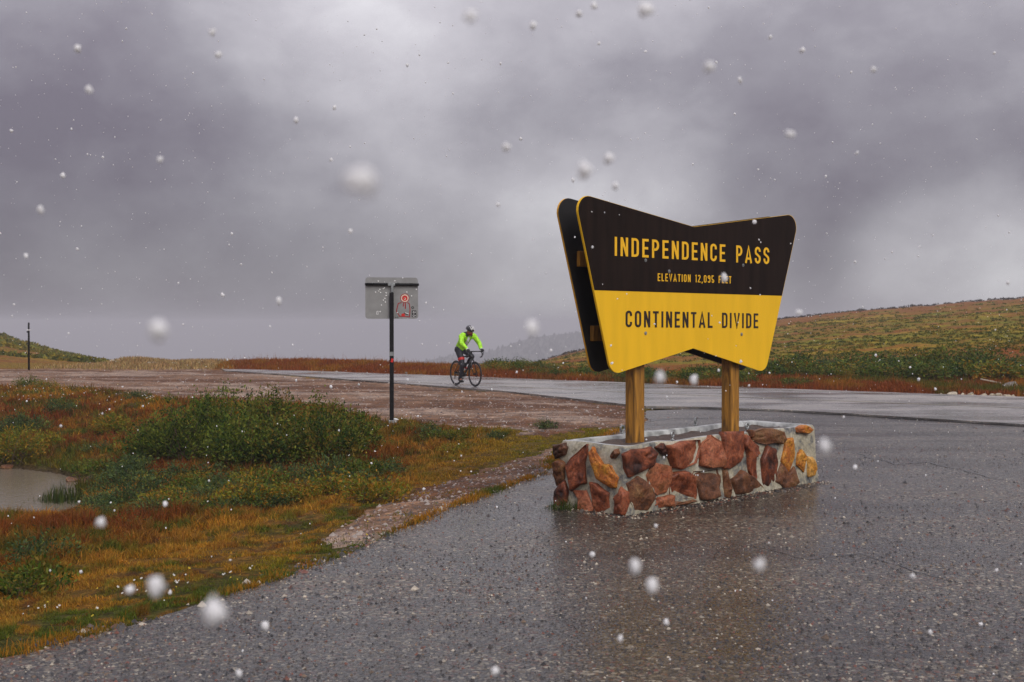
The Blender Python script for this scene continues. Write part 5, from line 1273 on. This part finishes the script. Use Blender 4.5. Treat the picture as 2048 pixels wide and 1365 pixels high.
for (p0, p1) in (((bx_(0.13), 0, 0.445), (bx_(0.24), 0, 0.585)), ((bx_(-0.005), 0, 0.42), (bx_(-0.06), 0, 0.59))):
    bo = bpart('water_bottle', lambda bm: tube_bm(bm, [p0, Vector(p0).lerp(Vector(p1), .75), Vector(p0).lerp(Vector(p1), .85), p1], [0.036, 0.036, 0.03, 0.018], 12), M_bottle)
    bpart('bottle_band', lambda bm: tube_bm(bm, [Vector(p0).lerp(Vector(p1), .25), Vector(p0).lerp(Vector(p1), .55)], 0.0375, 12), M_red, parent=bo)

# rider: one continuous body, clothes as children
def chain_bm(bm, pts):
    """overlapping tapered limb: pts = [(x,y,z,r), ...]; rings and ball ends, fused by the remesh"""
    for (a, b) in zip(pts[:-1], pts[1:]):
        n = 6; P = [Vector(a[:3]).lerp(Vector(b[:3]), i / n) for i in range(n + 1)]; R = [a[3] + (b[3] - a[3]) * i / n for i in range(n + 1)]
        tube_bm(bm, P, R, 14)
    for p in pts:
        m = Matrix.Translation(p[:3]); r = bmesh.ops.create_icosphere(bm, subdivisions=2, radius=p[3], matrix=m)
def fuse(name, chains, mat, parent, voxel=0.012, smooth=6, extra=None):
    bm = bmesh.new()
    for c in chains: chain_bm(bm, [(p[0] + SH, *p[1:]) for p in c])
    if extra: extra(bm)
    o = frombm(name, bm, mat, parent)
    r = o.modifiers.new('fuse', 'REMESH'); r.mode = 'VOXEL'; r.voxel_size = voxel; r.use_smooth_shade = True
    sm = o.modifiers.new('smooth', 'SMOOTH'); sm.iterations = smooth; sm.factor = 0.5
    return o
M_skin = plain('skin', (0.36, 0.14, 0.09), 0.5, var=0.1)
M_jacket = plain('neon_jacket', (0.36, 0.78, 0.012), 0.5, var=0.3, scale=11, bmp=1.0); M_jacket.node_tree.nodes['Bump'].inputs['Distance'].default_value = 0.05
M_tights = plain('dark_tights', (0.014, 0.014, 0.022), 0.6, var=0.3)
HIP = (-0.17, 0, 1.0)
def leg(y, knee, ank, toe, g=0.0):
    return [(-0.16, 0.085 * y, 0.985, 0.098 + g), ((-0.16 + knee[0]) / 2 + .02, 0.095 * y, (0.985 + knee[1]) / 2, 0.083 + g), (knee[0], 0.10 * y, knee[1], 0.060 + g), (knee[0] * .65 + ank[0] * .35 - 0.015, 0.10 * y, knee[1] * .65 + ank[1] * .35, 0.057 + g), (ank[0], 0.105 * y, ank[1] - 0.01, 0.038 + g)]
RL = ((0.10, 0.565), (-0.035, 0.185), (0.10, 0.125)); LL = ((0.275, 0.80), (-0.06, 0.535), (0.09, 0.475))
SHO = (0.20, 0.185, 1.385); 
def arm(y, g=0.0):
    return [(0.20, 0.16 * y, 1.375, 0.060 + g), (0.205, 0.205 * y, 1.345, 0.060 + g), (0.34, 0.275 * y, 1.17, 0.047 + g), (0.45, 0.25 * y, 1.08, 0.040 + g), (0.525, 0.222 * y, 1.015, 0.031 + g)]
def torso(g=0.0):
    return [[(-0.17, 0, 1.03, 0.135 + g), (-0.10, 0, 1.14, 0.128 + g), (0.02, 0, 1.25, 0.138 + g), (0.13, 0, 1.335, 0.140 + g), (0.21, 0, 1.39, 0.095 + g)],
            [(0.18, -0.13, 1.365, 0.085 + g), (0.18, 0.13, 1.365, 0.085 + g)], [(-0.16, -0.07, 1.0, 0.115 + g), (-0.16, 0.07, 1.0, 0.115 + g)]]
HC = (0.325, 0, 1.505)
neck = [(0.20, 0, 1.40, 0.062), (0.27, 0, 1.445, 0.056), (0.315, 0, 1.485, 0.06)]
def head(bm):
    r = bmesh.ops.create_icosphere(bm, subdivisions=3, radius=1.0)['verts']
    Mx = Matrix.Translation((HC[0] + SH, 0, HC[2])) @ Matrix.Rotation(0.45, 4, 'Y') @ Matrix.Diagonal((0.098, 0.077, 0.118, 1)); bmesh.ops.transform(bm, matrix=Mx, verts=r)
    for c, d in (((0.105, 0, -0.015), (0.022, 0.014, 0.024)), ((0.085, 0, -0.062), (0.02, 0.026, 0.012)), ((0.07, 0, -0.098), (0.03, 0.035, 0.025)), ((-0.005, 0.078, -0.01), (0.018, 0.01, 0.03)), ((-0.005, -0.078, -0.01), (0.018, 0.01, 0.03))):
        q = bmesh.ops.create_icosphere(bm, subdivisions=2, radius=1.0)['verts']
        bmesh.ops.transform(bm, matrix=Matrix.Translation((HC[0] + SH, 0, HC[2])) @ Matrix.Rotation(0.45, 4, 'Y') @ Matrix.Translation(c) @ Matrix.Diagonal((*d, 1)), verts=q)
def hand(y):
    w = (0.525, 0.222 * y, 1.015); L = [[(0.525, 0.222 * y, 1.015, 0.027), (0.565, 0.216 * y, 0.998, 0.03), (0.595, 0.213 * y, 0.995, 0.027)]]
    for i, (dx, ln) in enumerate(((0.0, .9), (0.018, 1.0), (0.035, .95), (0.05, .8))):   # four fingers wrap the outside of the hood
        x = 0.572 + dx; L.append([(x, 0.232 * y, 1.0, 0.0095), (x + .004, 0.244 * y, 0.975, 0.009), (x + .004, 0.236 * y, 0.975 - 0.028 * ln, 0.0085), (x, 0.222 * y, 0.975 - 0.034 * ln, 0.008)])
    L.append([(0.565, 0.198 * y, 0.995, 0.011), (0.60, 0.186 * y, 0.985, 0.010), (0.622, 0.192 * y, 0.97, 0.009)])                           # thumb on the inside
    return L
person = fuse('person', torso(-0.014) + [neck] + [arm(-1, -0.012), arm(1, -0.012)] + hand(-1) + hand(1) + [leg(-1, *RL, -0.006), leg(1, *LL, -0.006)] +
              [[(t[1][0], .105 * y, t[1][1], .03), (t[2][0], .11 * y, t[2][1] + .01, .025)] for y, t in ((-1, RL), (1, LL))], M_skin, None, 0.008, 3, head)
person.location = BIKE; person.rotation_euler = (0, 0, RZ)
tag(person, 'person in neon yellow-green jacket and black helmet riding the bicycle', 'person')
jk = fuse('jacket', torso(0.012)[:2] + [[(-0.15, 0, 1.06, 0.155), (-0.19, 0, 1.0, 0.145)]] + [arm(-1, 0.016), arm(1, 0.016)], M_jacket, person, 0.012, 5)
jk['label'] = 'neon yellow-green rain jacket'
M_collar = plain('black_collar', (0.01, 0.01, 0.012), 0.6)
fuse('collar', [[(0.215, 0, 1.415, 0.085), (0.27, 0, 1.44, 0.07)], [(0.20, -0.10, 1.425, 0.05), (0.20, 0.10, 1.425, 0.05)], [(0.255, -0.07, 1.38, 0.05), (0.255, 0.07, 1.38, 0.05)]], M_collar, person, 0.012, 4)
M_jersey = plain('white_jersey', (0.75, 0.78, 0.82), 0.6)
fuse('jersey_front', [[(0.265, -0.01, 1.36, 0.04), (0.22, -0.01, 1.25, 0.045), (0.13, 0.0, 1.16, 0.045)]], M_jersey, person, 0.01, 3)
fuse('tights', [leg(-1, *RL, 0.004), leg(1, *LL, 0.004), [(-0.16, -0.07, 0.985, 0.125), (-0.16, 0.07, 0.985, 0.125)]], M_tights, person, 0.012, 4)
kx0, kz0 = RL[0]
def band(bm):
    a = Vector((-0.16 + SH, -0.085, 0.985)); m_ = Vector(((-0.16 + kx0) / 2 + .02 + SH, -0.095, (0.985 + kz0) / 2)); kn = Vector((kx0 + SH, -0.10, kz0))
    p0, p1 = m_.lerp(kn, 0.12), m_.lerp(kn, 0.42); tube_bm(bm, [p0, p1], [0.094, 0.086], 20, False)
bm = bmesh.new(); band(bm); frombm('red_leg_band', bm, M_red, person, smooth=True)
for y, t in ((-1, RL), (1, LL)):
    fuse('shoe', [[(t[1][0] - .015, .108 * y, t[1][1] - .03, .042), (t[1][0] - .006, .106 * y, t[1][1] + .05, .05)], [(t[1][0] - .02, .108 * y, t[1][1] - .045, .03), (t[2][0] - .03, .112 * y, t[2][1] + .012, .038), (t[2][0] + .04, .112 * y, t[2][1], .028)]], M_black, person, 0.01, 3)
    fuse('glove', [[(q[0], q[1], q[2], q[3] + 0.005) for q in c_] for c_ in hand(y)], M_black, person, 0.007, 2)
    fuse('glove_cuff', [[(0.535, 0.221 * y, 1.012, 0.037), (0.56, 0.217 * y, 1.003, 0.037)]], M_glovegrey, person, 0.008, 2)
# helmet
Mh = Matrix.Translation((HC[0] + SH - 0.008, 0, HC[2] + 0.028)) @ Matrix.Rotation(0.38, 4, 'Y')
bm = bmesh.new(); bmesh.ops.create_icosphere(bm, subdivisions=4, radius=1.0)
bmesh.ops.delete(bm, geom=[v for v in bm.verts if v.co.z < -0.12 - 0.1 * v.co.x], context='VERTS')
for v in bm.verts:
    rid = 1 + 0.05 * math.cos(v.co.y * 16) * max(v.co.z, 0); v.co = Vector((v.co.x * 0.145 * (1 + .1 * (v.co.x < 0)), v.co.y * 0.102 * rid, v.co.z * 0.112 * rid))
bmesh.ops.transform(bm, matrix=Mh, verts=bm.verts); hel = frombm('helmet', bm, plain('helmet_black', (0.012, 0.012, 0.013), 0.3, coat=0.5), person, smooth=True)
mo = hel.modifiers.new('shell', 'SOLIDIFY'); mo.thickness = 0.014
for yo in (-0.048, 0.0, 0.048):
    bm = bmesh.new(); L_ = [Vector((0.150 * math.cos(a), yo * (0.6 + .4 * math.sin(a)), 0.119 * math.sin(a) * (1 - abs(yo) * 2.2))) for a in np.linspace(0.35, 1.5, 8)]
    tube_bm(bm, L_, [.003, .007, .009, .009, .009, .008, .007, .003], 6); bmesh.ops.transform(bm, matrix=Mh, verts=bm.verts)
    frombm('helmet_stripe', bm, M_white, hel, smooth=True)
M_buff = plain('red_scarf', (0.16, 0.02, 0.02), 0.6)
def facewrap(bm):
    r = bmesh.ops.create_icosphere(bm, subdivisions=3, radius=1.0)['verts']
    bmesh.ops.transform(bm, matrix=Matrix.Translation((HC[0] + SH, 0, HC[2])) @ Matrix.Rotation(0.45, 4, 'Y') @ Matrix.Translation((0.018, 0, -0.06)) @ Matrix.Diagonal((0.098, 0.084, 0.07, 1)), verts=r)
fuse('neck_scarf', [[(0.28, 0, 1.43, 0.066), (0.30, 0, 1.45, 0.066)]], M_buff, person, 0.01, 2, facewrap)

# ------------------------------------------------------------------ falling snow
def snow_mat():
    m, nt, b, o = newmat('wet_snow')
    b.inputs['Base Color'].default_value = (1, 1, 1, 1); b.inputs['Roughness'].default_value = 0.5
    tr = nd(nt, 'ShaderNodeBsdfTranslucent'); tr.inputs['Color'].default_value = (1, 1, 1, 1)
    mx = nd(nt, 'ShaderNodeMixShader'); mx.inputs['Fac'].default_value = 0.5
    nt.links.new(b.outputs[0], mx.inputs[1]); nt.links.new(tr.outputs[0], mx.inputs[2]); nt.links.new(mx.outputs[0], o.inputs[0]); return m
M_snow = snow_mat()
fl = []
big = [(722, 362, 62), (938, 33, 32), (1292, 20, 26), (1168, 338, 28), (1580, 269, 19), (1419, 134, 22), (315, 660, 44), (1064, 657, 25), (1217, 318, 18), (424, 65, 14), (437, 110, 14), (1604, 101, 10), (1480, 161, 10),
       (428, 1226, 46), (312, 1174, 32), (201, 1045, 20), (1271, 1134, 24), (1305, 1172, 22), (1518, 1130, 24), (1651, 896, 24), (1449, 556, 13), (558, 602, 12), (592, 241, 10), (81, 420, 14), (321, 320, 13), (1747, 140, 12),
       (1231, 373, 14), (996, 410, 11), (1012, 294, 17), (531, 1251, 14), (990, 1341, 15), (1240, 1277, 12), (1331, 1245, 12), (126, 352, 9), (52, 513, 10), (478, 1347, 13), (700, 463, 10), (155, 98, 13), (178, 180, 15), (1185, 1110, 10), (1826, 1153, 11), (1597, 625, 12), (1066, 52, 16), (1158, 28, 13), (1541, 75, 9), (1188, 12, 12), (260, 1180, 18), (1320, 755, 20), (1388, 760, 16), (330, 1008, 10), (1312, 1052, 8), (1860, 1265, 9), (1710, 935, 9)]
for px, py, s_ in big:
    sz = random.uniform(0.010, 0.013) if s_ < 40 else 0.014; D0 = sz * F / s_ ; d = ray(px, py); p = np.array([0, 0, EYE]) + d * D0
    fl.append((p, sz * 0.46))
for i in range(2900):
    k_ = random.uniform(-0.55, 0.55); D0 = 2.6 + 26 * random.random() ** 0.55
    z_ = random.uniform(0.05, min(EYE + 0.36 * D0, 9)); fl.append((np.array([k_ * D0, D0, z_]), random.uniform(0.0028, 0.0072)))
bmi = bmesh.new(); bmesh.ops.create_icosphere(bmi, subdivisions=2, radius=1.0)
iv = np.array([v.co[:] for v in bmi.verts]); ifc = np.array([[v.index for v in f.verts] for f in bmi.faces]); bmi.free()
V = []; I = []
for p, r in fl:
    if p[2] < 0.05: continue
    q = iv * (1 + 0.22 * np.sin(iv @ RNG.normal(0, 3, (3, 2)) + RNG.random(2) * 6).sum(1, keepdims=True)) * RNG.uniform(0.9, 1.08, (len(iv), 1)) * r * np.array([1, 1, random.uniform(0.9, 1.4)]); I.append(ifc + len(V) * len(iv)); V.append(q + p)
me = npmesh('snow', np.concatenate(V), np.concatenate(I).ravel(), 3); tag(link('snow', me, M_snow), 'wet snowflakes falling through the air', 'snow', kind='stuff')

# ------------------------------------------------------------------ mist over the pass
bm = bmesh.new(); bmesh.ops.create_cube(bm, size=1.0); bmesh.ops.scale(bm, vec=(5200, 5200, 132), verts=bm.verts); bmesh.ops.translate(bm, vec=(0, 0, -54), verts=bm.verts)
mh, nt, b, o = newmat('mist'); nt.nodes.remove(b)
pv = nd(nt, 'ShaderNodeVolumePrincipled'); pv.inputs['Color'].default_value = (0.775, 0.765, 0.81, 1); pv.inputs['Density'].default_value = 0.0010
nt.links.new(pv.outputs[0], o.inputs['Volume'])
tag(frombm('haze', bm, mh), 'thin pale mist lying over the pass', kind='stuff')
